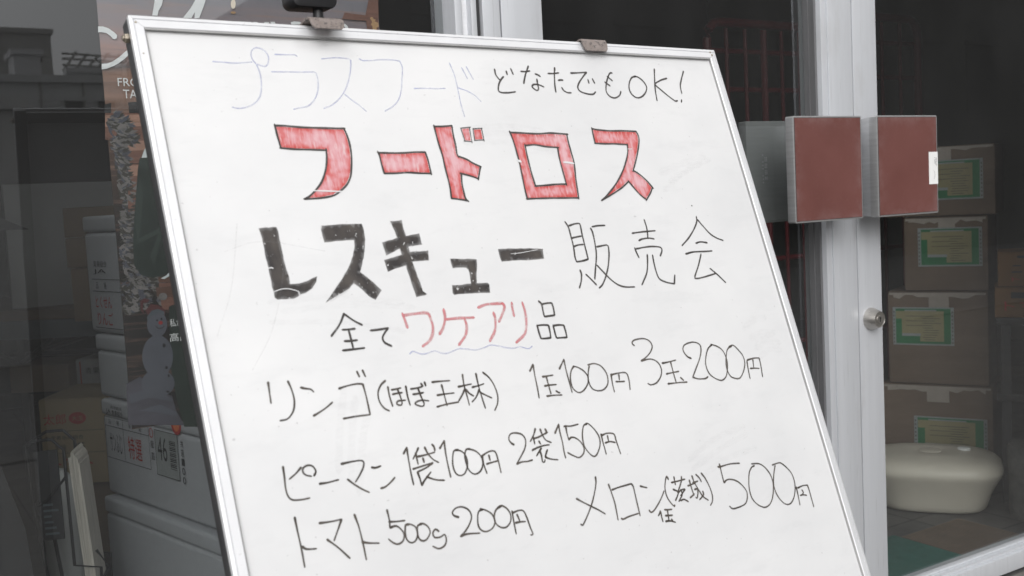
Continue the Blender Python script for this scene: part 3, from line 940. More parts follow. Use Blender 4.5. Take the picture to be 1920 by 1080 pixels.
 [7573,-4621,7473,-4659,7396,-4780,7356,-4915,7381,-5028,7461,-5076,7557,-5084,7660,-5007,7734,-4896,7737,-4785,7676,-4685,7604,-4615,7515,-4624],
 [7791,-4863,7767,-4992,7752,-5122],
 [7799,-4858,7943,-4849,8051,-4861],
 [8051,-4861,8041,-4969,8011,-5132],
 [7916,-4866,7892,-4973],
 [7815,-4983,7913,-4992,7995,-5008]]),
 ('pepper',
 'thin black marker line ピーマン 1袋100円',
 'price',
 [[719,-5034,713,-5137,702,-5253,709,-5334,747,-5384,841,-5403,936,-5405],
 [911,-5079,844,-5129,761,-5173],
 [1030,-5192,1061,-5151,1038,-5093,984,-5073,930,-5092,920,-5137,949,-5170,1002,-5191],
 [1071,-5285,1169,-5290,1292,-5285],
 [1356,-5130,1474,-5128,1579,-5134,1617,-5155,1599,-5214,1534,-5291,1476,-5346],
 [1392,-5300,1462,-5373,1538,-5437,1608,-5485],
 [1695,-5230,1738,-5244,1807,-5237],
 [1750,-5470,1810,-5464,1881,-5430,1943,-5389],
 [2108,-5160,2164,-5098],
 [2164,-5098,2154,-5235,2147,-5391,2148,-5511],
 [2307,-5127,2266,-5177,2211,-5236],
 [2259,-5176,2258,-5241,2258,-5305],
 [2272,-5221,2371,-5221,2498,-5213],
 [2385,-5134,2407,-5210,2454,-5284,2517,-5333],
 [2484,-5120,2505,-5156,2502,-5199],
 [2334,-5248,2337,-5299],
 [2180,-5344,2309,-5333,2444,-5323],
 [2444,-5323,2352,-5359,2229,-5385],
 [2229,-5385,2241,-5466,2244,-5538],
 [2244,-5538,2293,-5491,2394,-5417],
 [2326,-5457,2428,-5510,2538,-5539],
 [2570,-5185,2649,-5108],
 [2649,-5108,2632,-5252,2627,-5397,2627,-5521],
 [2806,-5243,2745,-5244,2710,-5310,2688,-5409,2703,-5492,2754,-5528,2818,-5514,2872,-5444,2887,-5358,2863,-5287,2805,-5244,2765,-5235],
 [2958,-5260,2906,-5258,2870,-5326,2868,-5429,2890,-5506,2948,-5550,3023,-5532,3077,-5468,3084,-5380,3034,-5304,2966,-5265,2925,-5254],
 [3098,-5361,3093,-5472,3106,-5571],
 [3097,-5365,3204,-5335,3281,-5349,3297,-5450,3296,-5600],
 [3188,-5373,3189,-5437],
 [3130,-5468,3203,-5463,3285,-5460]]),
 ('pepper_price',
 'thin black marker price 2袋150円',
 'price',
 [[3567,-5319,3535,-5297,3512,-5252,3529,-5206,3568,-5184,3632,-5190,3706,-5219,3740,-5275,3732,-5337,3691,-5402,3621,-5470,3539,-5544],
 [3539,-5544,3612,-5535,3698,-5543,3771,-5540],
 [3920,-5185,3875,-5253,3803,-5324],
 [3858,-5273,3859,-5323,3858,-5364],
 [3861,-5298,3942,-5292,4083,-5259],
 [3986,-5203,3998,-5274,4028,-5344,4100,-5389],
 [4057,-5215,4068,-5245,4050,-5274],
 [3927,-5340,3940,-5379],
 [3799,-5429,3894,-5411,3987,-5405,4063,-5410],
 [3940,-5429,3896,-5462,3843,-5506],
 [3912,-5465,3914,-5524,3908,-5587,3934,-5596,3952,-5572],
 [4020,-5462,3989,-5502,3962,-5542],
 [3962,-5542,4036,-5579,4136,-5607],
 [4188,-5292,4274,-5194],
 [4274,-5194,4266,-5284,4266,-5414,4255,-5523,4255,-5608],
 [4346,-5237,4365,-5231,4455,-5246,4569,-5242],
 [4373,-5241,4366,-5320,4369,-5404],
 [4369,-5404,4411,-5382,4477,-5400,4540,-5463,4565,-5533,4545,-5595,4491,-5632,4442,-5637,4377,-5601,4305,-5551],
 [4701,-5264,4651,-5270,4605,-5343,4580,-5432,4579,-5526,4623,-5614,4678,-5665,4729,-5657,4793,-5594,4832,-5525,4838,-5440,4796,-5347,4735,-5270,4693,-5251],
 [4882,-5419,4878,-5523,4880,-5609,4882,-5676],
 [4885,-5439,4978,-5428,5081,-5456,5090,-5542,5107,-5713],
 [4975,-5456,4969,-5521],
 [4910,-5539,4992,-5536,5068,-5562]]),
 ('tomato',
 'thin black marker line トマト500g 200円',
 'price',
 [[735,-5560,735,-5690,739,-5849,738,-5963,735,-6067],
 [752,-5860,791,-5897,896,-5918],
 [981,-5676,1099,-5687,1231,-5691],
 [1231,-5691,1176,-5775,1103,-5883],
 [1029,-5854,1133,-5963,1235,-6097],
 [1385,-5672,1406,-5811,1413,-5991,1412,-6154],
 [1405,-5967,1487,-5997,1595,-6023],
 [1767,-5705,1769,-5816,1757,-5897],
 [1757,-5897,1836,-5895,1896,-5967,1898,-6028,1861,-6073,1798,-6081,1746,-6046,1713,-6008],
 [1759,-5834,1847,-5849,1949,-5861],
 [1979,-5916,1946,-5909,1921,-5987,1924,-6064,1967,-6105,2022,-6095,2064,-6035,2058,-5957,2006,-5915,1961,-5900],
 [2133,-5943,2087,-5948,2065,-6020,2070,-6083,2106,-6117,2161,-6111,2217,-6054,2210,-5991,2168,-5946,2118,-5932],
 [2327,-6064,2290,-6032,2249,-6065,2259,-6114,2329,-6126,2388,-6112,2394,-6172,2357,-6226,2280,-6242,2213,-6200],
 [2612,-5970,2555,-5938,2547,-5900,2603,-5865,2687,-5870,2758,-5922,2775,-5998,2725,-6074,2651,-6137,2580,-6176],
 [2580,-6176,2670,-6170,2831,-6197],
 [2942,-5953,2881,-5964,2847,-6037,2836,-6123,2869,-6178,2930,-6200,3014,-6179,3061,-6117,3046,-6032,2976,-5969,2907,-5938],
 [3193,-5969,3117,-5991,3070,-6054,3066,-6134,3118,-6194,3193,-6210,3267,-6162,3289,-6085,3260,-6013,3195,-5963,3131,-5977],
 [3320,-6051,3309,-6188,3303,-6313],
 [3318,-6075,3406,-6066,3472,-6083,3499,-6164,3510,-6265,3527,-6364,3495,-6368],
 [3375,-6103,3392,-6181],
 [3328,-6192,3389,-6194,3466,-6206]]),
 ('melon',
 'thin black marker words メロン(茨城)',
 'price',
 [[4626,-5910,4607,-5990,4538,-6114,4451,-6233,4346,-6346,4269,-6417,4248,-6421,4230,-6406],
 [4261,-6104,4350,-6169,4461,-6245,4550,-6306,4632,-6371],
 [4794,-6036,4805,-6126,4817,-6257,4810,-6383,4800,-6482],
 [4824,-6114,4940,-6105,5150,-6102],
 [5150,-6102,5170,-6146,5165,-6287,5160,-6426,5157,-6507],
 [4857,-6473,4886,-6490,4982,-6479,5143,-6474],
 [5283,-6158,5328,-6178,5386,-6201],
 [5326,-6473,5344,-6504,5400,-6494,5496,-6433,5582,-6362,5649,-6295],
 [5770,-6173,5755,-6128,5709,-6188,5672,-6281,5673,-6381,5711,-6467,5750,-6517],
 [5750,-6517,5763,-6500],
 [5805,-6219,5924,-6222,6049,-6222],
 [5874,-6156,5867,-6209,5864,-6259],
 [6001,-6177,5989,-6216,5942,-6280,5865,-6360],
 [5804,-6306,5871,-6344],
 [5794,-6449,5839,-6410,5889,-6359,5958,-6340,6004,-6343],
 [6004,-6343,5961,-6374,5902,-6407],
 [5929,-6334,5939,-6392,5891,-6438,5846,-6473],
 [5879,-6469,5942,-6465,6004,-6508],
 [6065,-6314,6142,-6309,6207,-6305],
 [6118,-6247,6119,-6350,6127,-6453],
 [6052,-6466,6087,-6456,6143,-6434],
 [6183,-6203,6191,-6285,6226,-6383,6278,-6496,6352,-6562],
 [6163,-6381,6216,-6386,6201,-6446,6167,-6495,6149,-6480],
 [6295,-6431,6294,-6476,6203,-6525],
 [6163,-6296,6261,-6290],
 [6255,-6200,6299,-6255,6317,-6310],
 [6356,-6201,6405,-6293,6438,-6414,6443,-6519,6414,-6592,6362,-6633],
 [5502,-6519,5477,-6549,5447,-6570],
 [5502,-6532,5497,-6597,5497,-6657],
 [5573,-6520,5626,-6532,5696,-6541],
 [5619,-6530,5609,-6599,5597,-6674],
 [5561,-6594,5615,-6603,5680,-6613],
 [5541,-6661,5620,-6673,5698,-6707],
 [5641,-6656,5663,-6677]]),
 ('melon_price',
 'thin black marker price 500円',
 'price',
 [[6721,-6149,6716,-6244,6711,-6401],
 [6711,-6401,6778,-6376,6860,-6387,6958,-6432,7040,-6519,7077,-6608,7039,-6701,6976,-6747,6854,-6761,6740,-6757,6694,-6713],
 [6677,-6181,6738,-6188,6912,-6186,7092,-6210],
 [7356,-6294,7289,-6309,7219,-6372,7169,-6474,7136,-6589,7142,-6702,7207,-6796,7315,-6860,7424,-6852,7511,-6789,7577,-6690,7618,-6574,7606,-6458,7543,-6352,7450,-6285,7309,-6261],
 [7753,-6367,7693,-6454,7638,-6557,7613,-6676,7646,-6797,7715,-6888,7794,-6922,7872,-6906,7960,-6831,8021,-6728,8042,-6627,8028,-6530,7960,-6432,7881,-6359,7825,-6346,7698,-6351],
 [8045,-6728,8033,-6846,8015,-6976],
 [8068,-6748,8176,-6738,8277,-6748],
 [8277,-6748,8284,-6824,8281,-6939,8278,-7060],
 [8138,-6789,8153,-6828,8115,-6858],
 [8077,-6855,8139,-6859,8203,-6879]])]
FILL = [('red',
 [[1418,-1265,1536,-1268,1742,-1286,2000,-1295,2274,-1302,2297,-1407,2302,-1546,2285,-1684,2245,-1836,2216,-1912,2152,-2000,2057,-2072,1951,-2128,1793,-2151,1627,-2155,1595,-2154,1666,-2116,1756,-2046,1845,-1952,1923,-1813,1968,-1678,1984,-1572,1787,-1562,1608,-1555,1434,-1538,1422,-1387]]),
 ('red',
 [[2654,-1614,2794,-1619,2995,-1622,3151,-1614,3307,-1616,3320,-1737,3318,-1897,3167,-1890,2999,-1876,2829,-1880,2672,-1879,2665,-1770,2663,-1645]]),
 ('red',
 [[3524,-1276,3646,-1276,3789,-1265,3776,-1401,3774,-1541,3763,-1648,3774,-1678,3889,-1724,3968,-1775,4069,-1824,3992,-1987,3883,-1946,3756,-1910,3730,-2039,3726,-2152,3729,-2241,3753,-2270,3636,-2248,3525,-2229,3542,-2065,3540,-1806,3543,-1660,3528,-1481]]),
 ('red',
 [[3913,-1301,4047,-1288,4033,-1486,3930,-1476]]),
 ('red',
 [[4097,-1310,4231,-1302,4224,-1462,4081,-1469]]),
 ('red',
 [[4665,-1361,4886,-1371,5110,-1382,5346,-1373,5609,-1391,5601,-1492,5602,-1639,5603,-1812,5559,-2049,5522,-2310,5336,-2302,4970,-2290,4671,-2286,4672,-2134,4685,-1944,4693,-1766,4691,-1599,4681,-1458],
 [4855,-1550,5017,-1539,5193,-1567,5390,-1583,5372,-1741,5373,-1938,5374,-2108,5243,-2103,5056,-2110,4857,-2116,4847,-2000,4844,-1859,4846,-1705]]),
 ('red',
 [[6084,-1312,6203,-1330,6418,-1344,6677,-1345,6893,-1355,6914,-1419,6899,-1504,6822,-1657,6738,-1795,6634,-1945,6727,-2003,6832,-2103,6909,-2210,6834,-2297,6731,-2388,6624,-2295,6491,-2106,6332,-2195,6155,-2270,5909,-2363,6011,-2304,6208,-2164,6380,-2007,6526,-1832,6626,-1668,6655,-1557,6437,-1541,6268,-1539,6070,-1530,6074,-1442]]),
 ('black',
 [[983,-2468,1059,-2461,1186,-2463,1199,-2510,1195,-2614,1194,-2729,1193,-2844,1200,-2947,1210,-3040,1210,-3119,1315,-3123,1414,-3104,1493,-3070,1540,-3063,1517,-3124,1455,-3188,1361,-3236,1288,-3246,1266,-3267,1209,-3287,1117,-3286,1027,-3277,998,-3251,1005,-3190,994,-3133,998,-3032,999,-2919,994,-2806,994,-2692,995,-2578]]),
 ('black',
 [[1706,-2480,1896,-2475,2085,-2477,2231,-2482,2241,-2550,2231,-2671,2191,-2814,2123,-2965,2076,-3056,2159,-3135,2240,-3226,2291,-3293,2234,-3357,2185,-3402,2109,-3344,2032,-3242,1964,-3183,1897,-3230,1784,-3289,1637,-3344,1570,-3372,1678,-3267,1821,-3129,1938,-2997,2027,-2861,2073,-2745,2083,-2673,1951,-2670,1713,-2678,1709,-2589]]),
 ('black',
 [[2602,-2472,2675,-2477,2764,-2469,2760,-2569,2768,-2667,2958,-2650,2957,-2788,2771,-2804,2774,-2866,3027,-2869,3001,-2992,2816,-2990,2777,-2993,2790,-3092,2820,-3292,2825,-3354,2869,-3395,2845,-3407,2720,-3417,2701,-3281,2678,-3028,2531,-3052,2424,-3086,2407,-2939,2595,-2905,2654,-2894,2650,-2816,2452,-2891,2437,-2728,2621,-2691,2649,-2686,2631,-2598]]),
 ('black',
 [[3299,-2991,3415,-3002,3584,-3015,3678,-3033,3647,-3142,3614,-3240,3596,-3324,3669,-3334,3745,-3333,3773,-3361,3750,-3463,3520,-3452,3352,-3441,3234,-3442,3219,-3413,3244,-3322,3372,-3329,3510,-3321,3521,-3242,3523,-3152,3496,-3124,3408,-3112,3306,-3114,3299,-3053]]),
 ('black',
 [[4022,-2925,4144,-2924,4361,-2937,4631,-2956,4716,-2970,4702,-3060,4701,-3102,4461,-3102,4242,-3089,4036,-3087,4023,-3049,4023,-2987]])]
STY = {'blue': ('ink_blue', 1.9, 1.0, 0.55, 1.1), 'pen': ('pen', 2.85, 1.0, 0.84, 1.2), 'bold': ('pen', 2.9, 1.0, 0.86, 1.1),
       'red': ('ink_pink', 4.3, 0.95, 0.62, 1.0), 'price': ('pen_brown', 2.4, 1.0, 0.80, 1.5)}
for name, label, sty, lines in INK:
    mk, wd, d0, d1, stt = STY[sty]
    words = []          # strokes that stand close together make one word
    for seg in lines:
        pts = [(seg[i] * 1e-4, seg[i + 1] * 1e-4) for i in range(0, len(seg), 2)]
        bb = [min(q[0] for q in pts), max(q[0] for q in pts), min(q[1] for q in pts), max(q[1] for q in pts)]
        grp, gb = [pts], bb
        rest = []
        for ps, b_ in words:
            if max(b_[0] - gb[1], gb[0] - b_[1]) < 0.016 and max(b_[2] - gb[3], gb[2] - b_[3]) < 0.016:
                grp = ps + grp; gb = [min(b_[0], gb[0]), max(b_[1], gb[1]), min(b_[2], gb[2]), max(b_[3], gb[3])]
            else:
                rest.append((ps, b_))
        words = rest + [(grp, gb)]
    for grp, gb in words:
        mb = MB()
        for pts in grp:
            stroke(mb, pts, wd * 1e-3, d0, d1, 0.0, stt)
        o = mb.build("handwriting", mk, panel, BM @ T(0, 0, PZ), smooth=None)
        if len(words) == 1: o['label'] = label

def inset(pts, d):
    n = len(pts); out = []
    ar = sum(pts[i][0] * pts[(i + 1) % n][1] - pts[(i + 1) % n][0] * pts[i][1] for i in range(n))
    sg = 1 if ar > 0 else -1
    for i in range(n):
        a, b, c = Vector(pts[i - 1]), Vector(pts[i]), Vector(pts[(i + 1) % n])
        e1, e2 = (b - a).normalized(), (c - b).normalized()
        n1, n2 = Vector((-e1.y, e1.x)) * sg, Vector((-e2.y, e2.x)) * sg
        s_ = (n1 + n2)
        s_ = s_ / max(0.45, s_.length_squared / 2) if s_.length > 1e-6 else n1
        q = b + s_ * d
        out.append((q.x, q.y))
    return out

def resample(pts, step=0.0035):
    out = []; n = len(pts)
    for i in range(n):
        a, b = Vector(pts[i]), Vector(pts[(i + 1) % n])
        k = max(1, int((b - a).length / step))
        out += [tuple(a.lerp(b, j / k)) for j in range(k)]
    return out

def inside(p, poly):
    x, y = p; c = False; n = len(poly)
    for i in range(n):
        (x1, y1), (x2, y2) = poly[i], poly[i - 1]
        if (y1 > y) != (y2 > y) and x < (x2 - x1) * (y - y1) / (y2 - y1) + x1: c = not c
    return c

def grid_fill(mb, outer, holes, z, rnd):
    """triangulate with inner points so ink density can vary across a letter"""
    loops = [resample(outer)] + [resample(h) for h in holes]
    vs, es = [], []
    for l_ in loops:
        b = len(vs); vs += [Vector(q) for q in l_]; es += [(b + i, b + (i + 1) % len(l_)) for i in range(len(l_))]
    nb = len(vs)
    xs = [q.x for q in vs]; ys = [q.y for q in vs]
    y = min(ys)
    while y < max(ys):
        x = min(xs)
        while x < max(xs):
            q = (x + random.uniform(-.001, .001), y + random.uniform(-.001, .001))
            if inside(q, loops[0]) and not any(inside(q, h) for h in loops[1:]) and min((Vector(q) - vs[i]).length for i in range(nb)) > 0.0022:
                vs.append(Vector(q))
            x += 0.0045
        y += 0.0045
    ov, oe, of, *_ = delaunay_2d_cdt(vs, es, [], 0, 1e-7)
    keep = []
    for f_ in of:
        cx = sum(ov[i].x for i in f_) / 3; cy = sum(ov[i].y for i in f_) / 3
        if inside((cx, cy), loops[0]) and not any(inside((cx, cy), h) for h in loops[1:]):
            a, b, c = (ov[i] for i in f_)
            keep.append(list(f_) if (b - a).cross(c - a) > 0 else list(f_)[::-1])
    bl = loops[0] + [q for h in loops[1:] for q in h]
    ink = []
    for q in ov:
        d = min((q - Vector(s_)).length for s_ in bl)
        ink.append(rnd(d))
    mb.add([(q.x, q.y, z) for q in ov], keep, 0, ink)

reds, outls, blk = [MB(), MB()], [MB(), MB()], MB()
for fi, (kind, polys) in enumerate(FILL):
    red, outl = reds[fi >= 5], outls[fi >= 5]
    pl = [[(a[i] * 1e-4, a[i + 1] * 1e-4) for i in range(0, len(a), 2)] for a in polys]
    if kind == 'red':
        oi = inset(pl[0], 0.0013); hi = [inset(h, -0.0013) for h in pl[1:]]
        grid_fill(red, oi, hi, 0.0001, lambda d: 0.35 + 0.65 * math.exp(-d / 0.0035) + random.uniform(-.2, .2))
        small = max(q[0] for q in pl[0]) - min(q[0] for q in pl[0]) < 0.03
        for l_ in pl:
            # drawn side by side with a turn at each sharp corner
            n = len(l_); corners = []
            for i in range(n):
                a, b, c = Vector(l_[i - 1]), Vector(l_[i]), Vector(l_[(i + 1) % n])
                if (b - a).angle(c - b) > R(38): corners.append(i)
            for q, i0 in enumerate(corners):
                i1 = corners[(q + 1) % len(corners)]
                seq = [l_[i0]]; i = i0
                while i != i1:
                    i = (i + 1) % n; seq.append(l_[i])
                e = (Vector(seq[-1]) - Vector(seq[-2])).normalized() * random.uniform(0.0003, 0.0022)
                seq[-1] = (seq[-1][0] + e.x, seq[-1][1] + e.y)
                stroke(outl, seq, 0.0017 if small else 0.0028, 1.0, 0.62 if small else 0.9, 0.0002, 1.0)
    else:
        grid_fill(blk, resample([(x + random.uniform(-3e-4, 3e-4), y + random.uniform(-3e-4, 3e-4)) for x, y in resample(pl[0], 0.004)]), [], 0.0001,
                  lambda d: min(1.0, (0.55 if d < 0.0004 else 1.0) * random.uniform(0.86, 1.0)))
for k_, wd_ in ((0, "フード"), (1, "ロス")):
    o = reds[k_].build("red_lettering", 'ink_red', panel, BM @ T(0, 0, PZ), smooth=None); o['label'] = "red marker filling of the big letters " + wd_
    o = outls[k_].build("letter_outline", 'pen', panel, BM @ T(0, 0, PZ), smooth=None); o['label'] = "black outlines of the big red letters " + wd_
o = blk.build("black_lettering", 'ink_black', panel, BM @ T(0, 0, PZ), smooth=None); o['label'] = "solid black marker letters レスキュー"
WIPE = [([1701,-2058,1857,-2070,2062,-2084],
 1.5),
 ([4668,-1753,4694,-1763,4721,-1773],
 3.0),
 ([5426,-1795,5510,-1803,5593,-1818],
 2.6),
 ([6642,-1620,6684,-1625,6721,-1621],
 1.0),
 ([1005,-3190,1084,-3170,1165,-3170,1230,-3189,1284,-3212],
 0.9),
 ([1284,-3212,1287,-3252],
 1.3),
 ([1635,-3350,1770,-3293,1880,-3249],
 0.9),
 ([1000,-2923,1033,-2920,1048,-2930],
 1.3),
 ([4195,-3000,4368,-2997,4626,-2974],
 0.7),
 ([2728,-2748,2701,-2777],
 0.8)]
for seg, wd in WIPE:
    wp = MB()
    stroke(wp, [(seg[i] * 1e-4, seg[i + 1] * 1e-4) for i in range(0, len(seg), 2)], wd * 1e-3, 1, 1, 0.0005, 1.0)
    wp.build("wiped_line", 'enamel', panel, BM @ T(0, 0, PZ), smooth=None)

random.seed(21)
for gx, gy, n_, ln_, wd_, ang_ in ((0.10, -0.33, 3, 0.16, 0.010, -0.15), (0.72, -0.20, 3, 0.10, 0.012, 0.3), (0.80, -0.44, 4, 0.05, 0.014, 0.1), (0.40, -0.13, 3, 0.14, 0.009, 0.0), (0.62, -0.60, 3, 0.12, 0.012, 0.2), (0.14, -0.52, 3, 0.09, 0.012, 1.2), (0.33, -0.80, 3, 0.16, 0.010, 0.1)):
    g_ = MB()
    for k in range(n_):
        ox_, oy_ = gx + random.uniform(-.01, .01), gy - k * wd_ * 1.1
        a_ = ang_ + random.uniform(-.12, .12)
        stroke(g_, [(ox_, oy_), (ox_ + ln_ * 0.5 * math.cos(a_), oy_ + ln_ * 0.5 * math.sin(a_) + random.uniform(.002, .008)), (ox_ + ln_ * math.cos(a_), oy_ + ln_ * math.sin(a_))], wd_ * random.uniform(0.7, 1.1), 0.5, 0.34, 0.00002, 1.0)
    g_.build("wiped_smear", 'ghost', panel, BM @ T(0, 0, PZ), smooth=None)
for pts_ in ([(0.055, -0.27), (0.10, -0.262), (0.17, -0.278)], [(0.06, -0.40), (0.09, -0.36), (0.115, -0.30), (0.12, -0.26)], [(0.03, -0.36), (0.055, -0.31), (0.075, -0.24)]):
    g_ = MB(); stroke(g_, pts_, 0.0013, 1.0, 1.0, 0.00002, 1.0); g_.build("scratch", 'ghost', panel, BM @ T(0, 0, PZ), smooth=None)

# ------------------------------------------------------------------ clamp head on a stem above the board's top edge
cm = thing("clamp", "black rounded clamp head on a short stem above the board's top edge", "clamp", T(0.498, -0.402, 1.27))
c = MB()
pts = []
for cx, cz, a0 in ((0.512, 1.3035, -90), (0.513, 1.345, 0), (0.472, 1.345, 90), (0.473, 1.3035, 180)):
    for k in range(6):
        a = R(a0 + 18 * k); pts.append((cx + 0.009 * math.cos(a), cz + 0.009 * math.sin(a)))
c.prism(pts, lambda a, b, d: (a, d, b), -0.415, -0.375)
c.build("clamp_head", 'black_plastic', cm, bevel=0.004)
c = MB(); c.tube([(0.5005, -0.400, 1.2945), (0.5005, -0.400, 1.272)], [0.0062, 0.0070], n=16); c.tube([(0.5005, -0.400, 1.284), (0.5005, -0.400, 1.279)], 0.0088, n=16)
c.build("stem", 'black_plastic', cm, smooth=True)
c = MB(); c.box(0.487, 0.514, -0.413, -0.388, 1.262, 1.2722); c.build("jaw", 'black_plastic', cm, bevel=0.002)

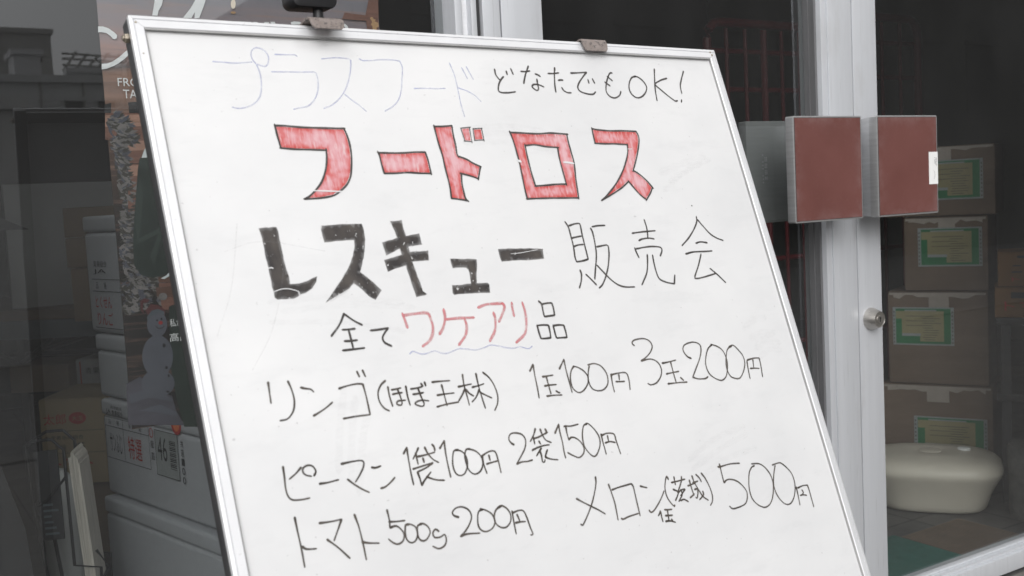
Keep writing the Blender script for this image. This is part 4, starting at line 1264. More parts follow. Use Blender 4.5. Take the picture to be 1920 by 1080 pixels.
# ------------------------------------------------------------------ poster inside the window
PY = 0.0515          # the sheet hangs just behind the glass
POS = {'sheet': [(0.3361, 0.73156), (0.7962, 0.73156), (0.7962, 1.52), (0.3361, 1.52)], 'logs': [(0, [(0.33493, 1.21438), (0.41577, 1.21603), (0.41248, 1.17359), (0.33177, 1.17464)]), (1, [(0.33468, 1.2112), (0.41552, 1.21277), (0.41413, 1.19482), (0.33329, 1.19372)]), (0, [(0.35865, 1.17348), (0.41254, 1.17441), (0.40969, 1.1376), (0.35593, 1.13893)]), (1, [(0.36164, 1.17184), (0.41242, 1.17277), (0.41134, 1.15888), (0.3605, 1.15736)]), (0, [(0.35891, 1.13724), (0.40963, 1.13679), (0.40664, 1.09827), (0.35599, 1.10017)]), (1, [(0.3619, 1.13555), (0.4095, 1.13515), (0.40829, 1.11959), (0.36063, 1.11943)]), (0, [(0.35898, 1.09844), (0.40658, 1.09745), (0.40372, 1.06051), (0.35618, 1.06288)]), (3, [(0.33518, 1.22708), (0.34455, 1.22951), (0.34335, 1.21438), (0.33417, 1.21438)]), (3, [(0.36937, 1.23044), (0.39308, 1.23219), (0.39169, 1.2144), (0.36967, 1.21439)]), (2, [(0.39284, 0.96191), (0.43282, 0.96031), (0.43218, 0.95195), (0.3938, 0.95353)]), (0, [(0.39374, 0.9527), (0.43212, 0.95111), (0.43167, 0.94526), (0.39329, 0.94692)]), (2, [(0.38841, 0.94651), (0.43161, 0.94442), (0.43039, 0.92853), (0.38893, 0.93234)]), (0, [(0.39368, 0.93107), (0.43039, 0.92853), (0.42885, 0.90843), (0.3953, 0.91006)])], 'tree': [(0.34541, 1.20163, 0.01235, 60), (0.357, 1.19196, 0.01402, 80), (0.36832, 1.17739, 0.00705, 40), (0.3475, 1.16963, 0.01395, 70), (0.34919, 1.15195, 0.0132, 70), (0.3507, 1.13182, 0.01245, 60), (0.35222, 1.11162, 0.01325, 60), (0.35548, 1.09372, 0.01408, 80), (0.35714, 1.07501, 0.01253, 70), (0.351, 1.05665, 0.01406, 70), (0.35115, 1.03877, 0.01329, 60), (0.34975, 1.02096, 0.01172, 50), (0.34673, 1.00243, 0.01249, 60), (0.3498, 0.98181, 0.01332, 60), (0.36565, 0.9625, 0.01745, 80), (0.38339, 0.95441, 0.01444, 60), (0.34724, 0.94929, 0.01726, 70), (0.36322, 0.93141, 0.01586, 70), (0.345, 0.92079, 0.01253, 40), (0.39349, 0.92859, 0.00807, 30)], 'coat': [(0, [(0.38005, 1.14646), (0.39769, 1.14852), (0.40432, 1.10986), (0.40919, 1.0685), (0.41409, 1.02683), (0.4184, 0.97654), (0.40451, 0.96595), (0.38636, 0.96162), (0.3684, 0.96722), (0.3586, 0.98359), (0.36003, 1.02194), (0.36557, 1.06241), (0.37189, 1.10283), (0.3755, 1.12871)]), (1, [(0.38005, 1.14646), (0.39769, 1.14852), (0.39927, 1.13786), (0.38894, 1.12834), (0.37891, 1.13187), (0.37692, 1.13679)]), (1, [(0.37126, 1.09472), (0.37868, 1.11887), (0.3806, 1.09272), (0.37374, 1.04565), (0.36678, 1.01742), (0.36508, 1.04613)]), (1, [(0.3834, 0.99574), (0.4018, 1.03584), (0.40696, 1.03968), (0.39604, 1.00312), (0.38851, 0.97884)]), (1, [(0.36723, 1.02312), (0.39365, 1.03466), (0.40566, 1.04389), (0.40142, 1.0309), (0.37645, 1.01926), (0.36672, 1.0166)]), (2, [(0.38242, 1.1464), (0.38634, 1.15607), (0.39088, 1.16331), (0.39596, 1.16729), (0.39868, 1.15094), (0.39757, 1.14689)]), (2, [(0.39673, 0.95993), (0.406, 0.96417), (0.41495, 0.9743), (0.41801, 0.97156), (0.4108, 0.96294), (0.40231, 0.95864)])], 'snow': [(2, [(0.40546, 0.91492), (0.43001, 0.9235), (0.44354, 0.80468), (0.45389, 0.71699), (0.41467, 0.72323), (0.40592, 0.77146), (0.40131, 0.81867)]), (0, [(0.33256, 0.80272), (0.35383, 0.81147), (0.38223, 0.78329), (0.39958, 0.77491), (0.4043, 0.75044), (0.41486, 0.72577), (0.37822, 0.73156), (0.3307, 0.73908)]), (1, [(0.33438, 0.7859), (0.36667, 0.79135), (0.39614, 0.77287), (0.39894, 0.76653), (0.36558, 0.77726), (0.33647, 0.77231)]), (1, [(0.34654, 0.75915), (0.38074, 0.76412), (0.40417, 0.74876), (0.40529, 0.74178), (0.37181, 0.75365)])], 'snowman': [(0, [(0.40521, 0.79447), (0.40407, 0.78935), (0.40153, 0.78474), (0.39775, 0.7809), (0.39294, 0.77807), (0.3874, 0.77639), (0.38145, 0.77598), (0.37545, 0.77684), (0.36974, 0.77892), (0.36466, 0.78209), (0.36048, 0.78616), (0.35745, 0.7909), (0.35573, 0.79603), (0.35542, 0.80126), (0.35654, 0.8063), (0.35901, 0.81085), (0.36271, 0.81467), (0.36742, 0.81752), (0.37288, 0.81925), (0.37878, 0.81974), (0.38478, 0.81896), (0.39053, 0.81696), (0.3957, 0.81383), (0.39997, 0.80976), (0.40309, 0.80499), (0.40488, 0.79979)]), (0, [(0.40599, 0.83666), (0.40468, 0.82874), (0.40208, 0.82146), (0.39834, 0.81524), (0.39369, 0.81045), (0.3884, 0.80738), (0.38278, 0.80618), (0.37717, 0.80693), (0.37189, 0.80957), (0.36725, 0.81393), (0.3635, 0.81976), (0.36087, 0.82672), (0.35949, 0.8344), (0.35944, 0.84237), (0.36072, 0.85017), (0.36326, 0.85736), (0.36692, 0.86354), (0.37149, 0.86833), (0.37671, 0.87148), (0.38229, 0.87278), (0.3879, 0.87215), (0.39322, 0.86962), (0.39793, 0.86533), (0.40176, 0.85952), (0.40448, 0.85252), (0.40592, 0.84475)]), (0, [(0.40091, 0.88773), (0.40009, 0.883), (0.39843, 0.87864), (0.39602, 0.87491), (0.393, 0.87203), (0.38956, 0.87017), (0.3859, 0.86942), (0.38222, 0.86983), (0.37875, 0.87138), (0.37569, 0.87396), (0.3732, 0.87743), (0.37144, 0.88159), (0.3705, 0.88619), (0.37043, 0.89096), (0.37123, 0.89565), (0.37287, 0.89997), (0.37525, 0.90368), (0.37823, 0.90656), (0.38164, 0.90845), (0.38528, 0.90924), (0.38896, 0.90888), (0.39245, 0.90737), (0.39554, 0.90482), (0.39806, 0.90135), (0.39986, 0.89718), (0.40083, 0.89255)]), (1, [(0.36971, 0.9126), (0.37843, 0.92169), (0.38951, 0.91897), (0.39866, 0.9114), (0.39883, 0.90302), (0.387, 0.90755), (0.37384, 0.90389)]), (2, [(0.37132, 0.90249), (0.37926, 0.91165), (0.38906, 0.91318), (0.39759, 0.90816), (0.39802, 0.9031), (0.38854, 0.90656), (0.37862, 0.9034), (0.37167, 0.89664)]), (5, [(0.40424, 0.93093), (0.40395, 0.92956), (0.40329, 0.9283), (0.40232, 0.92723), (0.40108, 0.92641), (0.39965, 0.92589), (0.39811, 0.9257), (0.39655, 0.92584), (0.39507, 0.92632), (0.39374, 0.9271), (0.39266, 0.92813), (0.39186, 0.92936), (0.39141, 0.93072), (0.39134, 0.93212), (0.39163, 0.93349), (0.39228, 0.93474), (0.39325, 0.93581), (0.39448, 0.93663), (0.39591, 0.93715), (0.39744, 0.93735), (0.399, 0.93721), (0.40049, 0.93674), (0.40182, 0.93596), (0.40291, 0.93493), (0.40371, 0.9337), (0.40416, 0.93234)]), (3, [(0.39423, 0.89095), (0.39408, 0.89024), (0.39375, 0.8896), (0.39326, 0.88905), (0.39265, 0.88863), (0.39193, 0.88837), (0.39116, 0.88828), (0.39039, 0.88836), (0.38965, 0.88862), (0.38899, 0.88902), (0.38844, 0.88956), (0.38805, 0.8902), (0.38783, 0.8909), (0.38779, 0.89162), (0.38794, 0.89233), (0.38827, 0.89297), (0.38875, 0.89352), (0.38937, 0.89393), (0.39008, 0.89419), (0.39085, 0.89429), (0.39162, 0.89421), (0.39236, 0.89396), (0.39303, 0.89355), (0.39357, 0.89301), (0.39397, 0.89237), (0.39419, 0.89167)]), (4, [(0.38752, 0.89541), (0.38744, 0.89502), (0.38729, 0.89466), (0.38707, 0.89435), (0.38679, 0.89411), (0.38646, 0.89396), (0.38612, 0.8939), (0.38577, 0.89393), (0.38544, 0.89406), (0.38515, 0.89428), (0.38491, 0.89457), (0.38473, 0.89492), (0.38464, 0.89531), (0.38463, 0.89571), (0.3847, 0.8961), (0.38485, 0.89646), (0.38508, 0.89677), (0.38536, 0.89701), (0.38568, 0.89716), (0.38603, 0.89722), (0.38637, 0.89718), (0.3867, 0.89705), (0.387, 0.89684), (0.38724, 0.89654), (0.38741, 0.89619), (0.38751, 0.89581)]), (4, [(0.39415, 0.89723), (0.39407, 0.89683), (0.39392, 0.89647), (0.3937, 0.89616), (0.39341, 0.89593), (0.39309, 0.89577), (0.39274, 0.89571), (0.39239, 0.89575), (0.39206, 0.89588), (0.39177, 0.8961), (0.39153, 0.89639), (0.39135, 0.89674), (0.39126, 0.89712), (0.39125, 0.89753), (0.39132, 0.89792), (0.39147, 0.89828), (0.3917, 0.89859), (0.39198, 0.89883), (0.3923, 0.89898), (0.39265, 0.89904), (0.393, 0.899), (0.39333, 0.89887), (0.39362, 0.89866), (0.39387, 0.89836), (0.39404, 0.89801), (0.39413, 0.89763)]), (4, [(0.38286, 0.88936), (0.38507, 0.8853), (0.38829, 0.88322), (0.39253, 0.88346), (0.39613, 0.88621), (0.39659, 0.88546), (0.39295, 0.88237), (0.38819, 0.88201), (0.38416, 0.88436)]), (4, [(0.39594, 0.85513), (0.39581, 0.85434), (0.39554, 0.85361), (0.39516, 0.85299), (0.39468, 0.85251), (0.39413, 0.8522), (0.39355, 0.85208), (0.39297, 0.85214), (0.39241, 0.8524), (0.39193, 0.85284), (0.39153, 0.85342), (0.39125, 0.85412), (0.3911, 0.85489), (0.39109, 0.8557), (0.39122, 0.85648), (0.39149, 0.85721), (0.39187, 0.85783), (0.39235, 0.85831), (0.3929, 0.85862), (0.39348, 0.85875), (0.39406, 0.85868), (0.39461, 0.85842), (0.3951, 0.85799), (0.3955, 0.85741), (0.39578, 0.85671), (0.39593, 0.85593)]), (4, [(0.39642, 0.82015), (0.39632, 0.81955), (0.39611, 0.81901), (0.39581, 0.81855), (0.39542, 0.81819), (0.39499, 0.81797), (0.39452, 0.81788), (0.39405, 0.81794), (0.39361, 0.81815), (0.39322, 0.81848), (0.3929, 0.81892), (0.39267, 0.81945), (0.39255, 0.82004), (0.39254, 0.82065), (0.39264, 0.82124), (0.39285, 0.82178), (0.39315, 0.82224), (0.39354, 0.8226), (0.39397, 0.82282), (0.39444, 0.82291), (0.39491, 0.82285), (0.39535, 0.82265), (0.39574, 0.82232), (0.39606, 0.82187), (0.39629, 0.82134), (0.39641, 0.82075)]), (4, [(0.39838, 0.80723), (0.39829, 0.80672), (0.39811, 0.80625), (0.39786, 0.80585), (0.39754, 0.80554), (0.39717, 0.80534), (0.39678, 0.80527), (0.39639, 0.80532), (0.39602, 0.80549), (0.39569, 0.80578), (0.39543, 0.80617), (0.39524, 0.80663), (0.39514, 0.80714), (0.39513, 0.80766), (0.39522, 0.80818), (0.3954, 0.80865), (0.39565, 0.80905), (0.39597, 0.80936), (0.39634, 0.80956), (0.39672, 0.80963), (0.39712, 0.80958), (0.39749, 0.80941), (0.39781, 0.80912), (0.39808, 0.80873), (0.39827, 0.80827), (0.39837, 0.80776)]), (4, [(0.39604, 0.78219), (0.39593, 0.7818), (0.3957, 0.78145), (0.39534, 0.78117), (0.39488, 0.78096), (0.39434, 0.78085), (0.39377, 0.78083), (0.39318, 0.78092), (0.39262, 0.78109), (0.39211, 0.78135), (0.3917, 0.78168), (0.39139, 0.78206), (0.39121, 0.78247), (0.39117, 0.78288), (0.39127, 0.78327), (0.39151, 0.78362), (0.39187, 0.7839), (0.39233, 0.78411), (0.39286, 0.78422), (0.39344, 0.78424), (0.39402, 0.78415), (0.39458, 0.78398), (0.39509, 0.78372), (0.39551, 0.78339), (0.39582, 0.78301), (0.396, 0.7826)]), (1, [(0.3629, 0.92731), (0.3696, 0.93164), (0.37735, 0.92843), (0.37385, 0.92462), (0.36744, 0.9244), (0.36588, 0.91463), (0.36774, 0.90782), (0.36326, 0.91158)])], 'dusk': [(0, [(0.54625, 1.38639), (0.546, 1.38457), (0.54554, 1.38285), (0.5449, 1.38132), (0.5441, 1.38008), (0.54321, 1.37919), (0.54226, 1.37871), (0.54133, 1.37866), (0.54045, 1.37905), (0.53968, 1.37985), (0.53907, 1.38102), (0.53865, 1.38249), (0.53845, 1.38417), (0.53847, 1.38597), (0.53871, 1.38778), (0.53917, 1.38949), (0.53982, 1.39102), (0.54061, 1.39226), (0.5415, 1.39315), (0.54244, 1.39364), (0.54338, 1.39369), (0.54426, 1.39331), (0.54503, 1.39251), (0.54564, 1.39134), (0.54607, 1.38987), (0.54627, 1.38819)]), (1, [(0.54568, 1.37297), (0.54552, 1.37249), (0.54512, 1.37201), (0.54449, 1.37158), (0.54369, 1.37122), (0.54275, 1.37095), (0.54173, 1.37079), (0.54068, 1.37074), (0.53968, 1.3708), (0.53877, 1.37098), (0.53802, 1.37127), (0.53746, 1.37164), (0.53712, 1.37207), (0.53703, 1.37255), (0.5372, 1.37303), (0.5376, 1.3735), (0.53822, 1.37393), (0.53902, 1.37429), (0.53996, 1.37457), (0.54098, 1.37473), (0.54202, 1.37478), (0.54303, 1.37472), (0.54394, 1.37454), (0.54469, 1.37426), (0.54526, 1.37389), (0.54559, 1.37345)]), (2, [(0.77818, 1.40602), (0.7962, 1.40703), (0.79351, 1.35277), (0.77247, 1.35193), (0.77035, 1.37875)]), (1, [(0.77807, 1.37553), (0.78319, 1.37756), (0.78588, 1.37319), (0.78895, 1.37423), (0.78764, 1.36967), (0.79355, 1.36813), (0.79412, 1.36183), (0.78891, 1.3589), (0.79262, 1.35454), (0.78258, 1.35413), (0.78208, 1.36132), (0.77932, 1.3648), (0.78257, 1.36854)]), (2, [(0.73243, 1.38224), (0.77632, 1.37903), (0.7757, 1.37003), (0.72684, 1.37135)])], 'script': [[(0.33473, 1.34216), (0.34184, 1.3423), (0.34958, 1.33984), (0.35635, 1.33486), (0.3608, 1.33042), (0.36013, 1.32595), (0.35709, 1.32402), (0.35397, 1.3249), (0.35109, 1.3289), (0.34584, 1.3328), (0.33958, 1.3337), (0.33404, 1.33348)], [(0.33538, 1.28701), (0.34305, 1.28769), (0.35127, 1.29086), (0.36144, 1.29791), (0.37011, 1.30561), (0.37963, 1.31338), (0.38332, 1.30851), (0.37986, 1.30591), (0.36932, 1.29564), (0.35904, 1.28792), (0.34902, 1.28272), (0.34083, 1.27973), (0.33473, 1.27878)], [(0.42183, 1.39214), (0.43449, 1.39287), (0.43037, 1.37854), (0.42464, 1.36918), (0.42268, 1.36204), (0.41471, 1.36206), (0.41762, 1.37385)], [(0.48682, 1.3959), (0.5015, 1.39675), (0.49378, 1.37781), (0.48628, 1.3614), (0.47895, 1.36065), (0.48033, 1.37055), (0.4742, 1.36083), (0.46145, 1.36085), (0.4739, 1.37575)], [(0.54767, 1.35904), (0.5695, 1.35939), (0.56928, 1.35643), (0.54747, 1.3563)], [(0.57214, 1.35951), (0.57942, 1.35963), (0.58242, 1.35531), (0.57691, 1.35549)], [(0.59164, 1.35996), (0.59947, 1.36032), (0.59576, 1.35547), (0.58862, 1.35516)], [(0.60107, 1.36081), (0.6085, 1.36115), (0.61103, 1.3557), (0.60474, 1.35586)], [(0.63572, 1.36151), (0.64158, 1.36329), (0.65076, 1.36305), (0.65975, 1.35934), (0.63662, 1.35811)], [(0.7251, 1.36375), (0.73113, 1.36357), (0.73574, 1.36022), (0.73781, 1.35498), (0.7329, 1.35433), (0.73079, 1.35868), (0.72561, 1.36067)]], 'words': [('FROM', 0.35613, 1.25429, 0.01235, 0.04427), ('TAKE', 0.36284, 1.2364, 0.0128, 0.03773), ('私が', 0.40464, 0.88313, 0.01249, 0.0188), ('高品質', 0.40284, 0.85979, 0.01334, 0.0445)]}
def sheet_put(a, b, d): return (a, PY - d, b)
def pmat(name, stops_fn): pass
m, t = new_mat("poster_evening_print")
v = coords(t)
sx = N(t, "ShaderNodeSeparateXYZ"); t.links.new(v, sx.inputs[0])
st1 = noise(t, coords(t, (2.2, 1, 30)), 2.0, 6, 0.6)
st2 = noise(t, coords(t, (3, 1, 55), (4, 0, 2)), 2.0, 5, 0.6)
h = math_(t, 'ADD', sx.outputs[2], math_(t, 'MULTIPLY', math_(t, 'SUBTRACT', st1, 0.5), 0.11))
def hz(z): return (z - 0.70) / 0.80
colr = ramp(t, math_(t, 'DIVIDE', math_(t, 'SUBTRACT', h, 0.70), 0.80, True),
            [(hz(1.05), (0.020, 0.017, 0.016)), (hz(1.21), (0.12, 0.070, 0.052)), (hz(1.255), (0.30, 0.175, 0.13)), (hz(1.285), (0.13, 0.11, 0.112)),
             (hz(1.315), (0.36, 0.20, 0.17)), (hz(1.35), (0.27, 0.21, 0.22)), (hz(1.39), (0.21, 0.195, 0.22)), (hz(1.45), (0.19, 0.19, 0.215))])
colr = mixc(t, ramp(t, st2, [(0.52, 0.0), (0.72, 0.6)]), colr, (0.34, 0.20, 0.155))
finish(t, colr, 0.5, 0, 0.3)
M['poster'] = m
M['p_log'] = mat("poster_log_print", (0.17, 0.078, 0.056), 0.5, 0, 0.35, 4, (3, 1, 60))
M['p_logtop'] = mat("poster_log_light_print", (0.34, 0.19, 0.14), 0.5, 0, 0.3, 4, (3, 1, 60))
M['p_coat'] = mat("poster_green_coat_print", (0.012, 0.022, 0.017), 0.5, 0, 0.5, 12, (2, 1, 1))
M['p_coat2'] = mat("poster_coat_fold_print", (0.026, 0.040, 0.033), 0.5, 0, 0.3, 12)
M['p_white'] = mat("poster_white_print", (0.80, 0.80, 0.81), 0.5, 0, 0.02, 10)
M['p_trim'] = mat("poster_hood_print", (0.62, 0.66, 0.68), 0.5, 0, 0.1, 10)
M['p_snow'] = mat("poster_snow_print", (0.075, 0.07, 0.088), 0.5, 0, 0.35, 14, (1, 1, 2))
M['p_snowman'] = mat("poster_snowman_print", (0.085, 0.088, 0.108), 0.5, 0, 0.18, 8)
M['p_needle'] = mat("poster_frosted_needle_print", (0.155, 0.142, 0.138), 0.5, 0, 0.45, 40)
M['p_needle2'] = mat("poster_dark_needle_print", (0.032, 0.029, 0.022), 0.5, 0, 0.4, 40)
M['p_frost'] = mat("poster_frost_shadow_print", (0.065, 0.067, 0.088), 0.5, 0, 0.3, 30)
M['p_red'] = mat("poster_red_print", (0.26, 0.02, 0.02), 0.5, 0, 0.1, 20)
M['p_hat'] = mat("poster_hat_print", (0.09, 0.025, 0.025), 0.5, 0, 0.2, 20)
M['p_hatband'] = mat("poster_hatband_print", (0.075, 0.088, 0.105), 0.5, 0, 0.2, 20)
M['p_dark'] = mat("poster_dark_print", (0.010, 0.010, 0.012), 0.5, 0, 0.2, 20)
M['p_bench'] = mat("poster_bench_print", (0.11, 0.052, 0.034), 0.5, 0, 0.3, 6, (2, 1, 40))
M['p_glow'] = mat("poster_low_sun_print", (0.85, 0.72, 0.58), 0.5, 0, 0.05, 20)
M['p_gold'] = mat("poster_golden_leaf_print", (0.40, 0.24, 0.12), 0.5, 0, 0.3, 50)
M['p_green'] = mat("poster_green_print", (0.018, 0.028, 0.022), 0.5, 0, 0.4, 8, (1, 1, 2))
po = thing("poster", "dusk winter poster with a cabin and snowman, hung inside the window", "poster", T(0.55, PY, 0.74))
_pl = [0]
def pz():
    _pl[0] += 1
    return 0.0004 + 0.00005 * _pl[0]
sh = MB(); sh.prism(POS['sheet'], lambda a, b, d: (a, d, b), PY, PY + 0.0004)
sheet = sh.build("sheet", 'poster', po)
def pprint(name, mats, items, label=None):
    mb = MB()
    for mi, pts in items:
        mb.flat(pts, pz(), (), mi, None, sheet_put)
    o = mb.build(name, mats, sheet, smooth=None)
    if label: o['label'] = label
    return o
def ell(cx, cy, rx, ry, n=28): return [(cx + rx * math.cos(2 * math.pi * k / n), cy + ry * math.sin(2 * math.pi * k / n)) for k in range(n)]
for k_ in (POS['logs'][:7], POS['logs'][7:8], POS['logs'][8:9], POS['logs'][9:]):
    pprint("cabin_print", ['p_log', 'p_logtop', 'p_bench', 'p_dark'], k_)
# frosted fir branches: overlapping ragged sprays
mb = MB()
for ci, (cx, cz, rr, cnt) in enumerate(POS['tree']):
    for k in range(cnt):
        a = random.uniform(0, 2 * math.pi); r_ = rr * math.sqrt(random.random())
        px, pz_ = cx + r_ * math.cos(a) * 0.8, cz + r_ * math.sin(a)
        mi = random.choices((0, 1, 2), (0.42, 0.36, 0.22))[0]
        L_, ang = random.uniform(0.006, 0.016), random.uniform(-1.5, 0.5)
        wv = L_ * random.uniform(0.10, 0.24)
        dx, dz = math.cos(ang), math.sin(ang)
        n_ = 7; up, lo_ = [], []
        for j in range(n_ + 1):
            u = j / n_; ww = wv * math.sin(math.pi * min(1, u * 0.93 + 0.07)) * random.uniform(0.65, 1.25)
            bend = 0.25 * L_ * u * u
            qx, qz = px + dx * L_ * u - dz * bend, pz_ + dz * L_ * u + dx * bend
            up.append((qx - dz * ww, qz + dx * ww)); lo_.append((qx + dz * ww, qz - dx * ww))
        mb.flat(lo_ + up[::-1], 0.0006 + 0.000002 * (len(mb.f) % 90), (), mi, None, sheet_put)
mb.build("fir_print", ['p_needle', 'p_needle2', 'p_frost'], sheet, smooth=None)
pprint("coat_print", ['p_coat', 'p_coat2', 'p_trim'], POS['coat'])
pprint("snow_print", ['p_snow', 'p_snowman', 'p_green'], POS['snow'])
pprint("snowman_print", ['p_snowman', 'p_hat', 'p_hatband', 'p_red', 'p_dark', 'p_needle'], POS['snowman'])
for k_ in (POS['dusk'][:2], POS['dusk'][2:]):
    pprint("dusk_detail", ['p_glow', 'p_gold', 'p_log', 'p_dark'], k_)
for pts in POS['script']:
    mb = MB(); mb.flat(pts, pz(), (), 0, None, sheet_put); mb.build("script_lettering", 'p_white', sheet, smooth=None)
z_ = pz()
for s_, x_, y_, h_, w_ in POS['words']:
    mb = MB(); put_text(mb, s_, x_, y_, h_, w_, z_, 0, sheet_put); mb.build("lettering", 'p_white', sheet, smooth=None)

# ------------------------------------------------------------------ inside the shop, left: foam boxes, table, cartons, rack
FD = Vector((-0.225, 0.974, 0))           # the printed side recedes this way
def foam_box(label, corner, length, depth, z0, z1, group, fn=None):
    """corner: the printed side's far end"""
    xd = -FD                                # along the print, left to right
    fr = frame((corner[0], corner[1], z0), xd, (0, 0, 1))   # local x along, y up, z out of the printed side
    t_ = thing("foam_box", label, "foam box", fr, group)
    hh = z1 - z0; lid = 0.042
    b = MB(); b.box(0, length, 0.001, hh - lid - 0.001, -depth, 0); b.build("body", 'styrofoam', t_, fr, bevel=0.012, seg=3)
    b = MB(); b.box(-0.002, length + 0.002, hh - lid, hh - 0.0015, -depth - 0.002, 0.002); b.build("lid", 'styrofoam', t_, fr, bevel=0.010, seg=3)
    if fn:
        b = MB(); fn(b)
        o = b.build("print", ['print_black', 'print_red', 'label_white', 'label_green', 'print_orange'], t_, fr, smooth=None)
    return t_
def rect(mb, x0, x1, y0, y1, z, mi=0):
    mb.add([(x0, y0, z), (x1, y0, z), (x1, y1, z), (x0, y1, z)], [[0, 1, 2, 3]], mi)
def outline(mb, x0, x1, y0, y1, z, w_=0.0014, mi=0):
    rect(mb, x0, x1, y0, y0 + w_, z, mi); rect(mb, x0, x1, y1 - w_, y1, z, mi)
    rect(mb, x0, x0 + w_, y0, y1, z, mi); rect(mb, x1 - w_, x1, y0, y1, z, mi)
FZ = 0.0030
def print_c(b):
    put_text(b, "JA", 0.030, 0.205, 0.014, 0.026, FZ); put_text(b, "青果組合", 0.062, 0.205, 0.014, 0.062, FZ)
    put_text(b, "産地直送", 0.058, 0.222, 0.008, 0.062, FZ)
    outline(b, 0.018, 0.255, 0.095, 0.200, FZ); rect(b, 0.018, 0.255, 0.176, 0.1775, FZ); rect(b, 0.118, 0.1195, 0.095, 0.200, FZ)
    for k, c_ in enumerate(("品", "種", "等", "級")):
        put_text(b, c_, (0.040, 0.085, 0.150, 0.205)[k], 0.182, 0.012, 0.012, FZ)
    put_text(b, "サンふじ", 0.040, 0.112, 0.048, 0.066, FZ)
    put_text(b, "特選", 0.140, 0.108, 0.055, 0.072, FZ, 1)
    b.flat(ell(0.268, 0.186, 0.010, 0.012), FZ, [ell(0.268, 0.186, 0.0075, 0.0095)[::-1]], 1)
    put_text(b, "産", 0.260, 0.150, 0.018, 0.018, FZ, 0); put_text(b, "直", 0.260, 0.122, 0.018, 0.018, FZ, 0)
    rect(b, 0.286, 0.395, 0.090, 0.196, FZ, 2); outline(b, 0.285, 0.396, 0.089, 0.197, FZ + 0.0002, 0.0016)
    put_text(b, "46", 0.297, 0.126, 0.056, 0.045, FZ + 0.0004)
    for k in range(16):
        y_ = 0.112 + k * 0.0043
        rect(b, 0.355, 0.385, y_, y_ + (0.0028 if k % 3 else 0.0016), FZ + 0.0004)
    put_text(b, "りんご", 0.270, 0.222, 0.020, 0.074, FZ, 1)
    b.flat(ell(0.395, 0.222, 0.024, 0.026), FZ, (), 1); b.flat(ell(0.395, 0.222, 0.016, 0.018), FZ + 0.0003, (), 4)
    for k, c_ in enumerate("共選100"):
        put_text(b, c_, 0.408, 0.170 - 0.021 * k, 0.016, 0.014, FZ)
def print_a(b):
    put_text(b, "青果組合", 0.050, 0.166, 0.016, 0.075, FZ); put_text(b, "JA", 0.046, 0.148, 0.013, 0.072, FZ)
    rect(b, 0.035, 0.300, 0.135, 0.1365, FZ); rect(b, 0.035, 0.300, 0.105, 0.1065, FZ); rect(b, 0.035, 0.300, 0.014, 0.0155, FZ)
    put_text(b, "品", 0.055, 0.112, 0.016, 0.014, FZ); put_text(b, "種", 0.100, 0.112, 0.016, 0.014, FZ)
    put_text(b, "とくせん", 0.045, 0.064, 0.030, 0.092, FZ, 1); put_text(b, "りんご", 0.050, 0.022, 0.032, 0.088, FZ, 1)
fg = "white foam boxes stacked inside the window"
foam_box("white foam box at the top of the foam stack, red hand lettering on its side", (0.4906, 1.2070), 0.58, 0.36, 0.776, 1.070, fg, print_a)
foam_box("plain shallow white foam box, second from the top of the foam stack", (0.4940, 1.1835), 0.58, 0.36, 0.614, 0.774, fg)
foam_box("white foam box printed with 46 and a barcode, third in the foam stack", (0.4910, 1.1620), 0.62, 0.38, 0.369, 0.612, fg, print_c)
foam_box("plain white foam box at the bottom of the foam stack", (0.4770, 1.1480), 0.62, 0.38, 0.006, 0.367, fg)

def carton(name, label, cat, origin, ang, w_, d_, z0, z1, mk, group=None, flap=True, extra=None, emats=None):
    """box whose front-left bottom corner is origin; ang turns its front about z"""
    fr = Matrix.Translation((origin[0], origin[1], z0)) @ Matrix.Rotation(ang, 4, 'Z')
    t_ = thing(name, label, cat, fr, group)
    h_ = z1 - z0
    b = MB(); b.box(0, w_, 0, d_, 0, h_ - 0.003); b.build("body", mk, t_, fr, bevel=0.004)
    if flap:
        b = MB(); b.box(0.002, w_ - 0.002, 0.002, d_ / 2 - 0.0008, h_ - 0.0029, h_); b.box(0.002, w_ - 0.002, d_ / 2 + 0.0008, d_ - 0.002, h_ - 0.0029, h_ - 0.0002)
        b.build("flap", mk, t_, fr)
    if extra:
        b = MB(); extra(b); b.build("print", emats, t_, fr, smooth=None)
    return t_
fput = lambda a, b, d: (a, -0.0006 - d, b)
dg = "old brown boxes stacked on the work table behind the foam boxes"
carton("cardboard_box", "top brown box of the dim stack on the table behind the foam boxes", "box", (0.528, 1.735), -0.55, 0.36, 0.28, 1.012, 1.100, 'card_dark', dg)
carton("cardboard_box", "middle brown box of the dim stack on the table behind the foam boxes", "box", (0.527, 1.725), -0.55, 0.36, 0.28, 0.922, 1.010, 'card_dark', dg)
carton("cardboard_box", "bottom brown box of the dim stack on the table behind the foam boxes", "box", (0.533, 1.715), -0.55, 0.36, 0.28, 0.762, 0.920, 'card_dark', dg)

